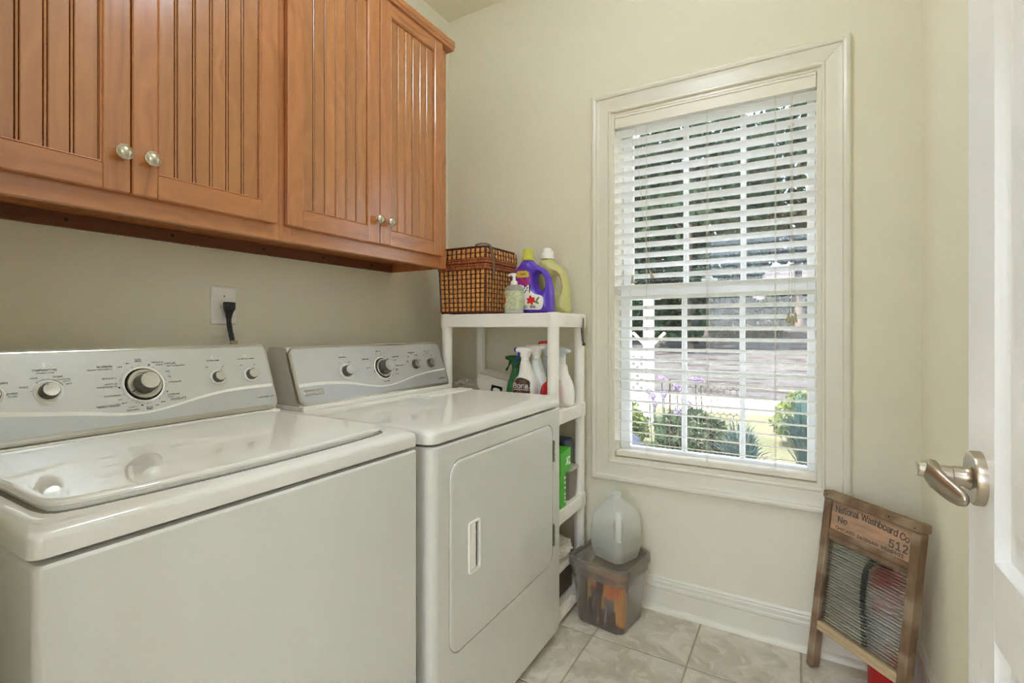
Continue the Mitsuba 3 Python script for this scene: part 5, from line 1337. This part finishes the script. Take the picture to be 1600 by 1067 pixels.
def tuft(n, R, H, seed, w=0.012):
    r = np.random.default_rng(seed)
    ms = []
    for _ in range(n):
        a, l = r.uniform(0, 2 * math.pi), r.uniform(0.3, 1.0)
        dx, dy, hh = R * l * math.cos(a), R * l * math.sin(a), H * (1.15 - 0.55 * l) * r.uniform(0.8, 1.1)
        px, py = -math.sin(a) * w, math.cos(a) * w
        v = []
        for t, k in ((0, 0.6), (0.35, 1), (0.7, 0.9), (1, 0.05)):
            q = np.array([dx * t, dy * t, hh * (1 - (1 - t) ** 2)])
            v += [q - np.array([px, py, 0]) * k, q + np.array([px, py, 0]) * k]
        ms.append(tm(v, [f for j in range(3) for f in ((2 * j, 2 * j + 1, 2 * j + 3), (2 * j, 2 * j + 3, 2 * j + 2))]))
    return cat(ms)


for x, y, R, H_, c, lbl in ((-0.42, 4.45, 0.27, 0.58, 'leaf_blue', 'blue green spiky clump in the garden bed, seen through the middle of the window'), (0.06, 4.9, 0.30, 0.80, 'leaf_blue', 'largest blue green spiky clump outside the right lower panes'), (0.46, 4.3, 0.27, 0.60, 'leaf_blue', 'blue green spiky clump at the right edge of the window')):
    put(thing('garden_plant', lbl, 'plant'), tf(tuft(150, R, H_, int(100 + x * 10)), move(x, y, GZ0)), c)
for x, y, s, c, lbl in ((-0.95, 5.15, 0.40, 'leaf_mid', 'bright green bush behind the wire fence panel outside the window'), (-1.85, 5.5, 0.42, 'leaf_light', 'pale green bush at the left outside the lower panes'), (0.2, 6.5, 0.5, 'leaf_light', 'pale green bush behind the spiky blue clumps outside')):
    put(thing('garden_plant', lbl, 'plant'), tf(leaves(1500, np.array([s, s * 0.7, s * 0.75]), 0.05, int(60 + 10 * x)), move(x, y, GZ0 + s * 0.6)), c)
FLW = thing('flower_clump', 'clump of pale purple flowers on thin stems behind the wire fence panel outside', 'flowers')
r = np.random.default_rng(5)
blooms = [(-1.02, 4.3, 0.72), (-0.92, 4.42, 0.64), (-0.98, 4.2, 0.60), (-0.85, 4.35, 0.62), (-0.80, 4.3, 0.52), (-0.78, 4.5, 0.70), (-0.74, 4.52, 0.69), (-0.88, 4.25, 0.45), (-1.12, 4.4, 0.55), (-1.18, 4.5, 0.58), (-1.08, 4.3, 0.5)]
put(FLW + '__stems', cat([tube([(x + 0.05, y, GZ0), (x + 0.02, y, (z + GZ0) / 2), (x, y, z)], 0.004, 5) for x, y, z in blooms]), 'leaf_mid')
for x, y, z in blooms:
    put(FLW + '__bloom', tf(leaves(90, np.array([0.032, 0.032, 0.026]), 0.014, 8), move(x, y, z)), 'petal')

FN = thing('wire_fence', 'short panel of hexagonal chicken wire outside the middle lower pane', 'fence')
hexes = []
hw_ = 0.022
fx0, fx1, fz0, fz1, fy = -0.885, -0.375, -0.1, 0.75, 4.0
for j in range(int((fz1 - fz0) / (hw_ * 1.73))):
    for i in range(int((fx1 - fx0) / (hw_ * 2)) + 1):
        cx_, cz_ = fx0 + i * 2 * hw_ + (hw_ if j % 2 else 0), fz0 + j * 1.73 * hw_
        for a in (90, 210, 330):
            hexes.append(box(-0.0018, 0.0018, -0.0015, 0.0015, 0, hw_ * 1.16).apply_transform(move(cx_, fy, cz_) @ rot((0, 1, 0), a - 90)))
put(FN + '__mesh', cat(hexes), 'wire', label='hexagonal wire mesh')
lab(FN + '__mesh', kind='stuff')
for x in (fx0, fx1):
    put(FN + '__post', tube([(x, fy, GZ0 - 0.05), (x, fy, fz1)], 0.006, 8), 'wire', True)
put(FN + '__rail', tube([(fx0, fy, fz1), (fx1, fy, fz1)], 0.003, 6), 'wire', True)
put(FN + '__rail', tube([(fx0, fy, 0.30), (fx1, fy, 0.30)], 0.003, 6), 'wire', True)

AR = thing('garden_arbour', 'white wooden garden arbour with a lattice panel outside the left panes', 'arbour')
ax, ay = -1.84, 7.0
put(AR + '__post', cbox(ax - 0.065, ax + 0.065, ay - 0.06, ay + 0.06, GZ0, 1.62, 0.008), 'outdoor_white')
put(AR + '__post', cbox(ax - 0.50, ax - 0.37, ay - 0.06, ay + 0.06, GZ0, 1.62, 0.008), 'outdoor_white')
put(AR + '__beam', cbox(ax - 0.65, ax + 0.16, ay - 0.05, ay + 0.05, 1.56, 1.70, 0.008), 'outdoor_white')
put(AR + '__beam', cbox(ax - 0.37, ax - 0.065, ay - 0.03, ay + 0.03, 0.76, 0.86, 0.006), 'outdoor_white')
for s in (-1, 1):
    put(AR + '__bracket', tf(cbox(-0.02, 0.02, -0.02, 0.02, 0, 0.25, 0.004), rot((0, 1, 0), 45 * s), move(ax + 0.05 * s, ay, 0.92)), 'outdoor_white')
for d in (-1, 1):
    for o in np.arange(-0.8, 0.9, 0.115):
        ln = sg.LineString([(-1, -d + o), (1, d + o)]).buffer(0.017, cap_style=2).intersection(sg.box(-0.16, -0.42, 0.16, 0.40))
        if ln.is_empty:
            continue
        for g in getattr(ln, 'geoms', [ln]):
            put(AR + '__lattice_slat', tf(ext_xz(np.array(g.exterior.coords)[:-1], -0.006, 0.006), move(ax - 0.2175, ay + 0.007 * d, 0.36)), 'outdoor_white')
RB = thing('garden_stone', 'blue grey stone in the garden bed outside the left lower panes', 'stone')
put(RB, tf(crumple(0.28, 0.22, 0.24, 0.35, 17, 3), move(-1.50, 4.5, GZ0)), 'stone_blue', 40)
